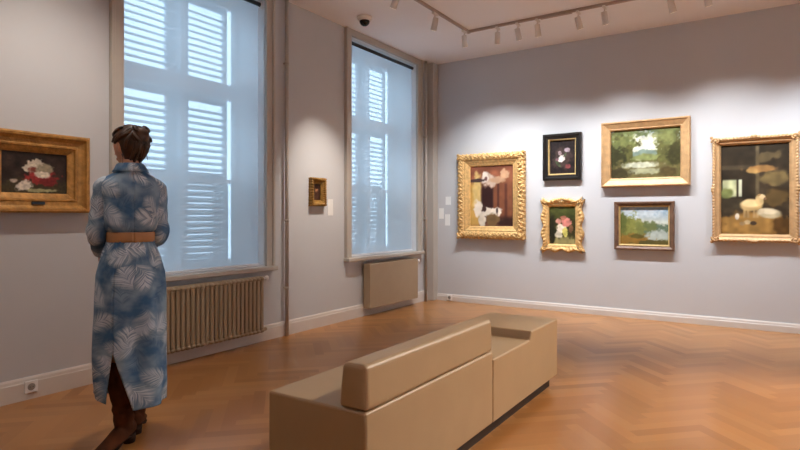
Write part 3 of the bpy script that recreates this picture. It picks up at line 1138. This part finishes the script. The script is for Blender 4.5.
pt.E(0.34, 0.26, 0.16, 0.08, (210, 200, 176), 0.5).E(0.62, 0.30, 0.12, 0.11, (208, 196, 104), 0.5).E(0.82, 0.42, 0.08, 0.1, (120, 84, 58), 0.5).E(0.54, 0.70, 0.10, 0.06, (170, 108, 86), 0.5).mottle(0.25, 14)
pt.canvas(W_ - 2 * T_ + 0.01, H_ - 2 * T_ + 0.01, P, -0.014, T_ - 0.005)

# wide landscape
P = painting('wide wooded river landscape in a broad smooth gold frame, upper of the landscape pair', (2.982, 0, 1.6), 0)
W_, H_, T_ = 0.99, 0.80, 0.108
frame_mesh('frame', W_, H_, 0, [(0, 0), (0, 0.07), (0.008, 0.08), (0.02, 0.08), (0.026, 0.07), (0.085, 0.04), (0.092, 0.044), (0.1, 0.04), (0.108, 0.025), (0.108, 0.012)], M_gold3, P)
pt = Paint(110, 84, (96, 100, 52), 6)
pt.G(0.5, 1.0, (176, 186, 170), (150, 166, 176)).E(0.5, 0.66, 0.26, 0.26, (226, 226, 206), 0.8).E(0.5, 0.5, 0.3, 0.08, (120, 138, 128), 0.6)
pt.E(0.55, 0.42, 0.3, 0.07, (128, 136, 84), 0.5).E(0.12, 0.55, 0.22, 0.62, (84, 84, 44), 0.45, 0, 1, 0.5).E(0.88, 0.55, 0.21, 0.62, (92, 92, 50), 0.45, 0, 1, 0.5)
pt.E(0.08, 0.4, 0.14, 0.36, (54, 54, 28), 0.5).E(0.94, 0.36, 0.12, 0.36, (60, 58, 30), 0.5).E(0.5, 0.98, 0.46, 0.09, (92, 104, 60), 0.6, 0, 0.9, 0.7).E(0.22, 0.8, 0.16, 0.18, (116, 124, 72), 0.6, 0, .8, .5).E(0.8, 0.82, 0.14, 0.16, (124, 130, 78), 0.6, 0, .8, .5)
pt.E(0.5, 0.14, 0.5, 0.2, (104, 96, 58), 0.6).E(0.46, 0.27, 0.26, 0.06, (188, 190, 166), 0.6).E(0.5, 0.14, 0.22, 0.06, (156, 156, 124), 0.6).E(0.14, 0.1, 0.16, 0.12, (62, 56, 34), 0.6).E(0.82, 0.12, 0.14, 0.1, (82, 70, 40), 0.6).mottle(0.25, 18)
pt.canvas(W_ - 2 * T_ + 0.012, H_ - 2 * T_ + 0.012, P, -0.014, T_ - 0.006)

# small landscape below
P = painting('smaller lakeside landscape with pale blue sky in a dark brown frame', (2.973, 0, 0.835), 0)
W_, H_, T_ = 0.67, 0.585, 0.066
frame_mesh('frame', W_, H_, 0, [(0, 0), (0, 0.055), (0.008, 0.062), (0.022, 0.06), (0.04, 0.045), (0.05, 0.044), (0.052, 0.02)], M_brownf, P)
frame_mesh('liner', W_ - 0.10, H_ - 0.10, 0.05, [(0, 0.014), (0, 0.04), (0.007, 0.04), (0.018, 0.024), (0.018, 0.012)], M_liner, P)
pt = Paint(100, 84, (120, 120, 70), 7)
pt.G(0.42, 1.0, (214, 214, 196), (136, 166, 192)).E(0.5, 0.84, 0.5, 0.1, (206, 214, 216), 0.8, 0, .7, .6)
pt.E(0.78, 0.44, 0.3, 0.13, (96, 116, 96), 0.5).E(0.6, 0.48, 0.16, 0.12, (106, 116, 74), 0.5).E(0.8, 0.24, 0.34, 0.14, (176, 186, 178), 0.5)
pt.E(0.16, 0.42, 0.2, 0.22, (118, 122, 62), 0.5, 0, 1, .5).E(0.30, 0.54, 0.14, 0.22, (134, 136, 72), 0.6, 0, .9, .6).E(0.06, 0.6, 0.08, 0.26, (96, 104, 54), 0.6).E(0.42, 0.46, 0.10, 0.14, (120, 126, 70), 0.6, 0, .9, .5)
pt.E(0.22, 0.12, 0.4, 0.15, (146, 112, 52), 0.5).E(0.7, 0.05, 0.4, 0.08, (92, 84, 46), 0.5).E(0.36, 0.22, 0.16, 0.06, (96, 88, 42), 0.6).mottle(0.12, 14)
pt.canvas(W_ - 2 * T_ + 0.012, H_ - 2 * T_ + 0.012, P, -0.014, T_ - 0.006)

# sheep in a barn
P = painting('large painting of sheep in a dim barn in a gold frame with corner ornaments', (4.098, 0, 0.962), 0)
W_, H_, T_ = 0.80, 1.155, 0.085


def orn_beads(fr, L, t, i, sd):
    k = math.cos(fr * L * 2 * PI / 0.035)
    dt = dy = 0
    if i in (2, 3):
        dy = 0.004 * k
    if i in (1, 2):
        dt = -0.003 * k
    e = abs(fr - 0.5) * L
    if e < 0.07 and i in (1, 2, 3):
        dt -= 0.014 * (1 + math.cos(e / 0.07 * PI)) / 2
        dy += 0.012 * (1 + math.cos(e / 0.07 * PI)) / 2
    return dt, dy


frame_mesh('frame', W_, H_, 0, [(0, 0), (0, 0.06), (0.008, 0.072), (0.02, 0.076), (0.032, 0.066), (0.05, 0.045), (0.058, 0.048), (0.068, 0.044), (0.076, 0.03), (0.085, 0.022), (0.085, 0.012)], M_gold3, P, orn_beads, 0.007, True)
for sx in (-1, 1):
    for cz, sz in ((0.03, -1), (H_ - 0.03, 1)):
        corner_scroll(P, M_gold3, sx * (W_ / 2 - 0.03), cz, 0.045, sx, sz, 0.07)
pt = Paint(90, 126, (54, 45, 33), 8)
pt.mottle(0.5, 6).Rr(-0.1, 0.78, 1.1, 1.1, (50, 42, 30), 0.15).Rr(-.1, 0.72, 0.55, 0.77, (72, 62, 46), 0.03).Rr(0.52, 0.4, 0.57, 0.98, (96, 84, 62), 0.03)
pt.E(0.72, 0.86, 0.22, 0.05, (96, 82, 56), 0.6, 0.2).E(0.58, 0.72, 0.20, 0.035, (164, 122, 72), 0.6).E(0.46, 0.70, 0.08, 0.03, (176, 140, 84), 0.6).E(0.8, 0.62, 0.2, 0.08, (112, 96, 62), 0.6).E(0.8, 0.4, 0.2, 0.1, (92, 74, 44), 0.6)
pt.Rr(0.03, 0.42, 0.24, 0.61, (186, 190, 148), 0.03).Rr(0.27, 0.42, 0.32, 0.61, (200, 204, 176), 0.02).E(0.08, 0.46, 0.1, 0.06, (120, 128, 76), 0.5).Rr(0.0, 0.28, 0.34, 0.40, (62, 54, 40), 0.04)
pt.E(0.46, 0.08, 0.6, 0.15, (140, 104, 54), 0.5).E(0.46, 0.11, 0.42, 0.11, (160, 122, 66), 0.8)
for xx in (0.36, 0.41, 0.50, 0.545):
    pt.Rr(xx - 0.019, 0.185, xx + 0.019, 0.31, (168, 138, 92), 0.018)
pt.E(0.455, 0.325, 0.16, 0.068, (192, 162, 108), 0.3, 0.0, 1, .07).E(0.45, 0.345, 0.13, 0.045, (226, 200, 146), 0.6, 0.0, 1, .1)
pt.E(0.575, 0.375, 0.06, 0.06, (212, 184, 130), 0.4, 0.3, 1, .07).E(0.615, 0.415, 0.05, 0.026, (222, 196, 148), 0.35, -0.45, 1, .05).E(0.655, 0.393, 0.02, 0.015, (130, 100, 74), 0.4, 0, 1, .05).E(0.57, 0.435, 0.03, 0.011, (170, 136, 92), 0.4, 0.4, 1, .05)
pt.E(0.72, 0.235, 0.17, 0.055, (190, 176, 142), 0.4, -0.08, 1, .08).E(0.70, 0.255, 0.12, 0.03, (216, 204, 172), 0.6, -0.08, 1, .08).E(0.60, 0.255, 0.05, 0.03, (206, 190, 156), 0.4, 0.5, 1, .06)
pt.E(0.25, 0.2, 0.03, 0.035, (206, 196, 176), 0.5, 0, 1, .1).E(0.40, 0.135, 0.05, 0.022, (186, 164, 124), 0.5, 0, 1, .15).E(0.49, 0.125, 0.045, 0.022, (72, 58, 46), 0.5, 0, 1, .15).E(0.33, 0.12, 0.04, 0.018, (150, 126, 90), 0.5).E(0.9, 0.1, 0.12, 0.08, (92, 66, 34), 0.5).mottle(0.3, 18)
pt.canvas(W_ - 2 * T_ + 0.012, H_ - 2 * T_ + 0.012, P, -0.014, T_ - 0.006)

# ------------------------------------------------------------------ bench
bench = thing('museum_bench', 'long beige leather bench with a low backrest and dark plinth in mid floor', 'bench', (2.40, -5.56, 0), 0)
BW, J, E2, L_ = 0.53, 1.19, 1.80, 2.34
ZS = 0.487
s1 = MB()
s1.box(0, BW, 0, J - 0.004, 0.085, ZS)
s1.build('seat', M_leather, bench, bevel=0.012, segs=3)
s2 = MB()
prof = [(J, 0.085), (L_, 0.085), (L_, ZS + 0.008), (E2, ZS + 0.008), (E2 - 0.03, ZS - 0.045), (J, ZS - 0.045)]
vs = [(x, y, z) for x in (0, BW) for (y, z) in prof]
k = len(prof)
s2.add(vs, [(i, (i + 1) % k, k + (i + 1) % k, k + i) for i in range(k)] + [tuple(reversed(range(k))), tuple(range(k, 2 * k))])
s2.build('end_seat', M_leather, bench, bevel=0.01, segs=3, weld=True)
bk = MB()
zb0, zb1 = ZS + 0.001, 0.668
pr = [(BW - 0.145, zb0), (BW, zb0), (BW - 0.006, zb1), (BW - 0.125, zb1)]
vs = [(x, y, z) for y in (0.004, J - 0.004) for (x, z) in pr]
bk.add(vs, [(0, 1, 5, 4), (1, 2, 6, 5), (2, 3, 7, 6), (3, 0, 4, 7), (3, 2, 1, 0), (4, 5, 6, 7)])
bk.build('backrest', M_leather, bench, bevel=0.022, segs=4, weld=True)
MB().box(0.05, BW - 0.05, 0.06, L_ - 0.03, 0.0, 0.0845).build('plinth', M_plinth, bench)


# ------------------------------------------------------------------ the woman
WX, WY = 1.292, -5.517
person_rz = math.radians(66)


def remesh(o, vox, sm=4):
    r = o.modifiers.new('remesh', 'REMESH')
    r.mode = 'VOXEL'
    r.voxel_size = vox
    r.use_smooth_shade = True
    s_ = o.modifiers.new('smooth', 'SMOOTH')
    s_.iterations = sm
    s_.factor = 0.5
    return o


HC = Vector((-0.004, 0.02, 1.628))
HR = Matrix.Rotation(math.radians(34), 3, 'Z') @ Matrix.Rotation(math.radians(-3), 3, 'X')


def hp(x, y, z):
    return HC + HR @ Vector((x, y, z))


def head_into(b):
    seg, rings = 40, 28
    vs = []
    for i in range(rings + 1):
        a = PI * i / rings
        for k in range(seg):
            q = 2 * PI * k / seg
            x, y, z = math.sin(a) * math.cos(q), math.sin(a) * math.sin(q), math.cos(a)
            X, Y, Z = 0.073 * x, 0.092 * y, 0.112 * z
            if z < 0:
                X *= 1 - 0.34 * (-z) ** 1.3
                if y < 0:
                    Y *= 1 - 0.35 * (-z)
            if y > 0.2 and -0.55 < z < 0.3:
                Y *= 0.97
            # eye sockets
            for sx in (-1, 1):
                dd = ((x - sx * 0.42) / 0.2) ** 2 + ((z - 0.02) / 0.13) ** 2
                if y > 0 and dd < 1:
                    Y -= 0.009 * (1 - dd)
            vs.append(hp(X, Y, Z))
    b.add(vs, [(i * seg + k, (i + 1) * seg + k, (i + 1) * seg + (k + 1) % seg, i * seg + (k + 1) % seg) for i in range(rings) for k in range(seg)], True)
    b.tube([hp(0, 0.086, 0.02), hp(0, 0.096, -0.008), hp(0, 0.106, -0.03), hp(0, 0.094, -0.038)], [0.007, 0.009, 0.012, 0.010], 12, round_ends=True)
    for sx in (-1, 1):
        b.ball(hp(sx * 0.009, 0.094, -0.034), 0.008, 10, 8)
        b.ball(hp(sx * 0.074, -0.002, -0.008), (0.010, 0.019, 0.031), 14, 10, HR @ Matrix.Rotation(sx * 0.3, 3, 'Z'))
    b.tube([hp(-0.022, 0.078, -0.062), hp(-0.008, 0.086, -0.059), hp(0.008, 0.086, -0.059), hp(0.022, 0.078, -0.062)], [0.004, 0.006, 0.006, 0.004], 10, round_ends=True)
    b.tube([hp(-0.018, 0.078, -0.069), hp(0, 0.085, -0.071), hp(0.018, 0.078, -0.069)], [0.004, 0.0065, 0.004], 10, round_ends=True)
    b.ball(hp(0, 0.066, -0.098), (0.024, 0.02, 0.018), 14, 10, HR)


def hand_into(b, wrist, dirn, palm_n, side):
    """wrist -> palm along dirn; palm_n: out of the palm; side=+1 thumb on dirn x palm_n side"""
    w, d, n = Vector(wrist), Vector(dirn).normalized(), Vector(palm_n).normalized()
    s_ = d.cross(n).normalized() * side
    b.tube([w, w + d * 0.03, w + d * 0.06, w + d * 0.088], [(0.024, 0.018), (0.034, 0.016), (0.038, 0.014), (0.036, 0.011)], 14, up=n, round_ends=True)
    for i, (off, ln) in enumerate(((0.027, 0.066), (0.009, 0.076), (-0.009, 0.070), (-0.027, 0.054))):
        p = w + d * 0.084 + s_ * off
        q = [p - d * 0.012]
        cur = d.copy()
        for j, fr in enumerate((0.45, 0.31, 0.24)):
            cur = (cur + n * (0.28 + 0.1 * j)).normalized()
            q.append(q[-1] + cur * (ln * fr + (0.012 if j == 0 else 0)))
        b.tube(q, [0.0088, 0.0084, 0.0076, 0.0062], 10, up=n, round_ends=True)
    t0 = w + d * 0.028 + s_ * 0.026
    b.tube([t0, t0 + (d * 0.5 + s_ * 0.7 + n * 0.35) * 0.036, t0 + (d * 0.5 + s_ * 0.7 + n * 0.35) * 0.036 + (d * 0.85 + s_ * 0.2 + n * 0.4) * 0.03, t0 + (d * 0.5 + s_ * 0.7 + n * 0.35) * 0.036 + (d * 0.85 + s_ * 0.1 + n * 0.5) * 0.052], [0.013, 0.011, 0.0095, 0.0075], 12, up=n, round_ends=True)


# joints (x: her right, y: the way she faces, z: up)
SH = {-1: (-0.136, 0.0, 1.405), 1: (0.140, 0.0, 1.395)}
EL = {-1: (-0.160, 0.03, 1.165), 1: (0.146, 0.03, 1.15)}
WR = {-1: (-0.132, 0.18, 1.035), 1: (0.085, 0.20, 1.03)}
ANK = {-1: (-0.032, -0.005, 0.115), 1: (0.052, 0.17, 0.115)}
KNEE = {-1: (-0.062, 0.02, 0.50), 1: (0.075, 0.10, 0.50)}
HIP = {-1: (-0.08, 0.0, 0.90), 1: (0.08, 0.01, 0.90)}

b = MB()
b.tube([(0, 0, 0.84), (0, 0, 0.92), (0, 0, 1.02), (0, 0, 1.12), (0, 0, 1.24), (0, 0.002, 1.34), (0, -0.002, 1.41), (0, -0.004, 1.45)],
       [(0.14, 0.085), (0.152, 0.095), (0.13, 0.085), (0.10, 0.075), (0.115, 0.085), (0.125, 0.085), (0.115, 0.066), (0.06, 0.045)], 28, up=(0, 1, 0), round_ends=True)
b.tube([(0, -0.004, 1.40), (0, 0.0, 1.47), (0.002, 0.008, 1.52), (0.004, 0.014, 1.58)], [0.06, 0.05, 0.048, 0.05], 20, up=(0, 1, 0))
head_into(b)
for s_ in (-1, 1):
    sh, el, wr = Vector(SH[s_]), Vector(EL[s_]), Vector(WR[s_])
    b.tube([Vector((s_ * 0.09, 0, 1.415)), sh, sh.lerp(el, 0.4), el, el.lerp(wr, 0.3), wr], [0.030, 0.032, 0.034, 0.032, 0.033, 0.022], 14, up=(0, 1, 0), round_ends=True)
    d = (wr - el).normalized()
    hand_into(b, wr, (d + Vector((-s_ * 0.55, 0.1, -0.05))), Vector((-s_ * 0.55, -0.75, -0.2)), -s_ if s_ == 1 else 1)
    hp_, kn, an = Vector(HIP[s_]), Vector(KNEE[s_]), Vector(ANK[s_])
    b.tube([hp_, hp_.lerp(kn, 0.35), hp_.lerp(kn, 0.75), kn, kn.lerp(an, 0.3), kn.lerp(an, 0.7), an, an - Vector((0, 0, 0.03))], [0.082, 0.075, 0.056, 0.050, 0.049, 0.036, 0.030, 0.028], 18, up=(0, 1, 0), round_ends=True)
person = b.build('person', M_skin)
remesh(person, 0.006, 3)
person.location = (WX, WY, 0)
person.rotation_euler = (0, 0, person_rz)
tag(person, 'woman seen from behind in a long blue palm-print dress and brown boots', 'person')

for sx in (-1, 1):
    e = MB()
    e.ball(hp(sx * 0.031, 0.070, 0.004), 0.0125, 14, 10)
    eo = e.build('eye', M_eye, person)
    e = MB()
    e.ball(hp(sx * 0.031, 0.0795, 0.004), (0.0055, 0.0042, 0.0055), 12, 8, HR)
    e.build('iris', M_black, eo)
for sx in (-1, 1):
    br = MB()
    br.tube([hp(sx * 0.014, 0.0885, 0.028), hp(sx * 0.03, 0.084, 0.034), hp(sx * 0.048, 0.07, 0.028)], [0.003, 0.0032, 0.002], 8, round_ends=True)
    br.build('eyebrow', M_hair, person)

# hair: a cap over the skull, locks swept up from nape and temples, a loose knot on the crown
b = MB()
seg, rings = 40, 24
vs = []
for i in range(rings + 1):
    a = PI * i / rings
    for k in range(seg):
        q = 2 * PI * k / seg
        x, y, z = math.sin(a) * math.cos(q), math.sin(a) * math.sin(q), math.cos(a)
        zz = z
        if y > -0.1:                       # hairline: forehead and temples stay free, and above the ears
            zz = max(z, -0.02 + 0.42 * smooth(np.array((y + 0.1) / 0.6)).item())
        else:
            zz = max(z, -0.84)
        r_ = math.sqrt(max(0, 1 - zz * zz)) / max(1e-4, math.sqrt(max(1e-8, 1 - z * z))) if zz != z else 1
        sc_ = (1.0 if zz == z else 0.9) * (1 - 0.3 * max(0.0, -zz))
        vs.append(hp(0.082 * x * sc_, 0.099 * y * sc_ - 0.004, 0.118 * zz + 0.004))
b.add(vs, [(i * seg + k, (i + 1) * seg + k, (i + 1) * seg + (k + 1) % seg, i * seg + (k + 1) % seg) for i in range(rings) for k in range(seg)], True)
rs = random.Random(3)
for i in range(46):
    q = math.radians(205 + 130 * rs.random()) if i < 34 else math.radians(rs.choice((170, 10)) + rs.uniform(-14, 14))
    zb = rs.uniform(-0.86, -0.05) if i < 34 else rs.uniform(0.05, 0.3)
    pts, rad = [], []
    for j in range(7):
        f_ = j / 6
        z = zb + (0.78 - zb) * f_
        qq = q + (math.radians(270) - q) * f_ * 0.65 + 0.12 * math.sin(f_ * 5 + i)
        rr = math.sqrt(max(0.0, 1 - z * z)) * (1 - 0.3 * max(0.0, -z)) + 0.02 * min(1.0, f_ * 3)
        pts.append(hp(0.084 * rr * math.cos(qq), 0.101 * rr * math.sin(qq) - 0.004, 0.12 * z + 0.004))
        rad.append(0.0085 * (0.5 + math.sin(PI * (0.15 + 0.7 * f_)) * 0.7))
    b.tube(pts, rad, 7, round_ends=True)
hair = b.build('hair', M_hair, person)
b = MB()
kc = Vector((0.002, -0.084, 0.048))
for i in range(17):
    a0 = rs.uniform(0, 6.28)
    tl = rs.uniform(-0.9, 0.9)
    pts, rad = [], []
    Rm = Matrix.Rotation(a0, 3, 'Y') @ Matrix.Rotation(tl, 3, 'X')
    for j in range(9):
        a = j / 8 * 3.9
        pts.append(hp(*(kc + Rm @ Vector((0.042 * math.cos(a), 0.020 + 0.01 * math.sin(a * 2), 0.046 * math.sin(a))))))
        rad.append(0.0115 * (0.45 + 0.6 * math.sin(PI * j / 8)))
    b.tube(pts, rad, 8, round_ends=True)
b.ball(hp(*kc), (0.045, 0.04, 0.05), 16, 10)
for (dx, dz, r_) in ((-0.030, 0.036, 0.012), (0.032, 0.040, 0.013), (0.044, -0.01, 0.014)):       # the loops that stand up from the knot
    pts = [hp(*(kc + Vector((dx + r_ * math.cos(a), -0.006 + 0.012 * math.sin(a), dz + r_ * 1.2 * math.sin(a))))) for a in [k_ * PI / 5 - 0.6 for k_ in range(8)]]
    b.tube(pts, [0.0095] * 8, 8, round_ends=True)
b.build('hair_knot', M_hair, hair)
for (x0, z0, dx, dz) in ((-0.08, 0.035, -0.022, 0.012), (0.078, -0.02, 0.016, -0.05), (-0.07, -0.05, -0.004, -0.05), (0.05, 0.1, 0.03, 0.012)):
    b = MB()
    b.tube([hp(x0, -0.02, z0), hp(x0 + dx * 0.5, -0.03, z0 + dz * 0.4), hp(x0 + dx, -0.028, z0 + dz)], [0.003, 0.0022, 0.001], 6)
    b.build('loose_strand', M_hair, hair)

# the dress
rng = np.random.RandomState(5)


def wave(a, z, ph, k, amp):
    return amp * math.sin(k * a + ph + 3.1 * z) * (0.6 + 0.4 * math.sin(2.3 * a - 7 * z + ph))


def loft(b, rings, seg, fn=None, gap=None, uoff=0.0, zfn=None):
    """rings: (z, cx, cy, rx, ry) interpolated by the caller; gap(z) -> (angle, half gap) of a slit"""
    vs, us = [], []
    nR = len(rings)
    for (z, cx, cy, rx, ry) in rings:
        if gap:
            a0, hg = gap(z)
        else:
            a0, hg = -PI / 2, 0
        for k in range(seg + 1):
            a = a0 + hg + (2 * PI - 2 * hg) * k / seg
            f_ = fn(a, z) if fn else 0
            vs.append((cx + math.cos(a) * (rx + f_), cy + math.sin(a) * (ry + f_), zfn(a, z) if zfn else z))
            us.append((uoff + ((a - PI / 2) % (2 * PI)) * 0.145, z))
    n = seg + 1
    fs, uu = [], []
    for i in range(nR - 1):
        for k in range(seg):
            q = (i * n + k, i * n + k + 1, (i + 1) * n + k + 1, (i + 1) * n + k)
            fs.append(q)
            w4 = [us[j] for j in q]
            mx = max(c_[0] for c_ in w4)
            uu.append([(c_[0] + 2 * PI * 0.145 if mx - c_[0] > 0.4 else c_[0], c_[1]) for c_ in w4])
    b.add(vs, fs, True, uu)


def interp(keys, n):
    zs = np.array([k[0] for k in keys])
    t = np.linspace(0, 1, n)
    tk = np.linspace(0, 1, len(keys)) if False else (zs - zs[0]) / (zs[-1] - zs[0])
    out = []
    for tt in t:
        i = min(len(keys) - 2, max(0, int(np.searchsorted(tk, tt) - 1)))
        f_ = (tt - tk[i]) / (tk[i + 1] - tk[i])
        f_ = f_ * f_ * (3 - 2 * f_) * 0.5 + f_ * 0.5
        out.append(tuple(np.array(keys[i]) * (1 - f_) + np.array(keys[i + 1]) * f_))
    return out


dress = MB()
yoke = 1.352


def bodice_fold(a, z):
    up = max(0.0, min(1.0, (z - 1.12) / 0.1))
    lo = max(0.0, 1 - (z - 1.14) / 0.2)
    r = wave(a, z, 0.7, 9, 0.004 + 0.004 * lo) + wave(a, z * 4, 2.2, 4, 0.004) * up
    r *= max(0.15, min(1.0, (z - 1.15) / 0.03))
    if z > yoke:
        r += 0.004
        r *= 0.5
    return r


loft(dress, interp([(1.14, 0, 0, 0.104, 0.085), (1.156, 0, 0, 0.112, 0.092), (1.172, 0, -0.002, 0.126, 0.104), (1.20, 0, -0.004, 0.136, 0.112), (1.28, 0, -0.004, 0.142, 0.112), (1.35, 0, -0.004, 0.152, 0.108),
                    (1.40, 0, -0.006, 0.156, 0.098), (1.43, 0, -0.007, 0.150, 0.086), (1.458, 0, -0.007, 0.120, 0.072), (1.485, 0, -0.006, 0.078, 0.062), (1.502, 0, -0.003, 0.063, 0.06)], 44), 72, bodice_fold)
for s_ in (-1, 1):
    sh, el, wr = Vector(SH[s_]), Vector(EL[s_]), Vector(WR[s_])
    ctrl = [Vector((s_ * 0.10, -0.004, 1.425)), sh + Vector((0, -0.004, 0.002)), sh.lerp(el, 0.33), sh.lerp(el, 0.7), el + Vector((s_ * 0.006, -0.008, -0.005)), el.lerp(wr, 0.4), el.lerp(wr, 0.85)]
    cr = [0.032, 0.040, 0.045, 0.046, 0.047, 0.046, 0.037]
    pts, rad = [], []
    for i in range(len(ctrl) - 1):
        for j in range(6):
            f_ = j / 6
            p0, p1, p2, p3 = ctrl[max(i - 1, 0)], ctrl[i], ctrl[i + 1], ctrl[min(i + 2, len(ctrl) - 1)]
            pts.append(0.5 * ((2 * p1) + (p2 - p0) * f_ + (2 * p0 - 5 * p1 + 4 * p2 - p3) * f_ ** 2 + (3 * p1 - p0 - 3 * p2 + p3) * f_ ** 3))
            rr = cr[i] + (cr[i + 1] - cr[i]) * f_
            w_ = 0.0028 * math.sin(len(pts) * 1.15 + s_) * (1 if i > 0 else 0)
            rad.append((rr + w_, rr - w_ * 0.6))
    pts.append(ctrl[-1])
    rad.append((cr[-1], cr[-1]))
    dress.tube(pts, rad, 22, up=(0, 1, 0), caps=True, uoff=1.3 + s_ * 0.7)


def slit(z):
    a0 = math.radians(236)
    top = 0.515
    if z >= top:
        return a0, 0.0
    t_ = (top - z) / (top - 0.22)
    return a0 + 0.16 * t_, 0.38 * t_ ** 0.85


def skirt_fold(a, z):
    lo = max(0.0, (1.11 - z) / 0.9)
    gath = max(0.0, 1 - (1.11 - z) / 0.12)
    r = 0.005 * gath * math.sin(26 * a) + wave(a, z, 1.1, 7, 0.004 + 0.010 * lo) + wave(a, z * 1.5, 4.0, 4, 0.008 * lo)
    return r


hemk = [(0.215, 0.0, 0.03, 0.178, 0.165), (0.30, 0.0, 0.025, 0.184, 0.165), (0.45, 0.0, 0.018, 0.184, 0.158), (0.62, 0.0, 0.01, 0.182, 0.15), (0.80, 0.0, 0.0, 0.178, 0.142),
        (0.93, 0.0, -0.004, 0.170, 0.135), (1.02, 0.0, -0.002, 0.148, 0.12), (1.09, 0, 0, 0.122, 0.10), (1.117, 0, 0, 0.113, 0.093)]
loft(dress, interp(hemk, 70), 110, skirt_fold, slit, zfn=lambda a, z: z + 0.07 * max(0.0, (0.6 - z) / 0.39) * max(0.0, -math.cos(a)) ** 1.5)
dr = dress.build('shirt_dress', M_palm, person)
so = dr.modifiers.new('cloth', 'SOLIDIFY')
so.thickness = 0.003
so.offset = -1

b = MB()
loft(b, [(1.104, 0, 0, 0.119, 0.099), (1.108, 0, 0, 0.1215, 0.1015), (1.154, 0, 0, 0.1215, 0.1015), (1.158, 0, 0, 0.119, 0.099)], 64)
bo = b.build('belt', M_belt, dr)
m_ = bo.modifiers.new('thick', 'SOLIDIFY')
m_.thickness = 0.006
b = MB()
b.box(-0.026, 0.026, 0.102, 0.108, 1.102, 1.16)
b.build('buckle', M_gold3, bo, bevel=0.002)
b = MB()


def collar_fn(a, z):
    return 0


loft(b, [(1.480, 0, -0.003, 0.074, 0.066), (1.505, 0, 0.001, 0.064, 0.060), (1.526, 0, 0.005, 0.060, 0.057), (1.531, 0, 0.006, 0.062, 0.059), (1.524, 0, 0.004, 0.070, 0.066), (1.503, 0, 0.0, 0.080, 0.074), (1.484, 0, -0.004, 0.092, 0.082)], 48)
co = b.build('collar', M_palm, dr)
m_ = co.modifiers.new('thick', 'SOLIDIFY')
m_.thickness = 0.003
for s_ in (-1, 1):
    el, wr = Vector(EL[s_]), Vector(WR[s_])
    b = MB()
    b.tube([el.lerp(wr, 0.72), el.lerp(wr, 0.74), el.lerp(wr, 0.95), el.lerp(wr, 0.97)], [0.038, 0.0415, 0.0375, 0.034], 22, up=(0, 1, 0))
    b.build('cuff', M_palm, dr)

# boots
def boot(side, ankle, knee_dir, head, shaft_keys):
    """head: heading of the toes in the figure's own x, y"""
    h = Vector((math.cos(head), math.sin(head), 0))
    a = Vector(ankle)
    heel = Vector((a.x, a.y, 0)) - h * 0.035
    b = MB()
    b.tube([Vector(p) for p, r in shaft_keys], [r for p, r in shaft_keys], 22, up=(0, 1, 0))
    path = [heel + Vector((0, 0, 0.085)) - h * 0.005, heel + h * 0.04 + Vector((0, 0, 0.082)), heel + h * 0.09 + Vector((0, 0, 0.064)), heel + h * 0.14 + Vector((0, 0, 0.043)), heel + h * 0.185 + Vector((0, 0, 0.032)), heel + h * 0.225 + Vector((0, 0, 0.026)), heel + h * 0.25 + Vector((0, 0, 0.023))]
    b.tube(path, [(0.036, 0.042), (0.041, 0.050), (0.042, 0.044), (0.043, 0.034), (0.041, 0.025), (0.030, 0.019), (0.015, 0.012)], 20, up=(0, 0, 1), round_ends=True)
    o = b.build('boot', M_suede, person)
    remesh(o, 0.005, 2)
    sgn = h.cross(Vector((0, 0, 1)))
    k = MB()
    pts = [heel + Vector((0, 0, 0.0)), heel + Vector((0, 0, 0.048))]
    k.tube(pts, [(0.029, 0.031), (0.034, 0.036)], 18, up=h)
    k.build('heel', M_sole, o)
    k = MB()
    k.tube([heel + h * 0.02 + Vector((0, 0, 0.042)), heel + h * 0.07 + Vector((0, 0, 0.032)), heel + h * 0.12 + Vector((0, 0, 0.012)), heel + h * 0.18 + Vector((0, 0, 0.0065)), heel + h * 0.225 + Vector((0, 0, 0.0065)), heel + h * 0.25 + Vector((0, 0, 0.008))],
           [(0.032, 0.005), (0.030, 0.005), (0.040, 0.006), (0.041, 0.006), (0.031, 0.006), (0.013, 0.004)], 16, up=(0, 0, 1), round_ends=True)
    k.build('sole', M_sole, o)
    return o


al, ar = Vector(ANK[-1]), Vector(ANK[1])
boot(-1, ANK[-1], None, math.radians(222), [
    ((-0.062, 0.015, 0.455), 0.062), ((-0.061, 0.013, 0.40), 0.0625), ((-0.056, 0.010, 0.34), 0.063), ((-0.052, 0.007, 0.30), 0.058), ((-0.047, 0.005, 0.26), 0.056), ((-0.042, 0.002, 0.225), 0.050),
    ((-0.040, 0.0, 0.20), 0.057), ((-0.038, -0.003, 0.175), 0.050), ((-0.036, -0.005, 0.145), 0.054), ((-0.034, -0.005, 0.11), 0.049), ((-0.030, -0.005, 0.075), 0.043)])
boot(1, ANK[1], None, math.radians(76), [
    ((0.072, 0.105, 0.455), 0.062), ((0.068, 0.115, 0.38), 0.062), ((0.063, 0.13, 0.30), 0.057), ((0.058, 0.145, 0.24), 0.050), ((0.055, 0.157, 0.20), 0.052), ((0.053, 0.165, 0.16), 0.050), ((0.052, 0.17, 0.12), 0.048), ((0.052, 0.168, 0.075), 0.040)])
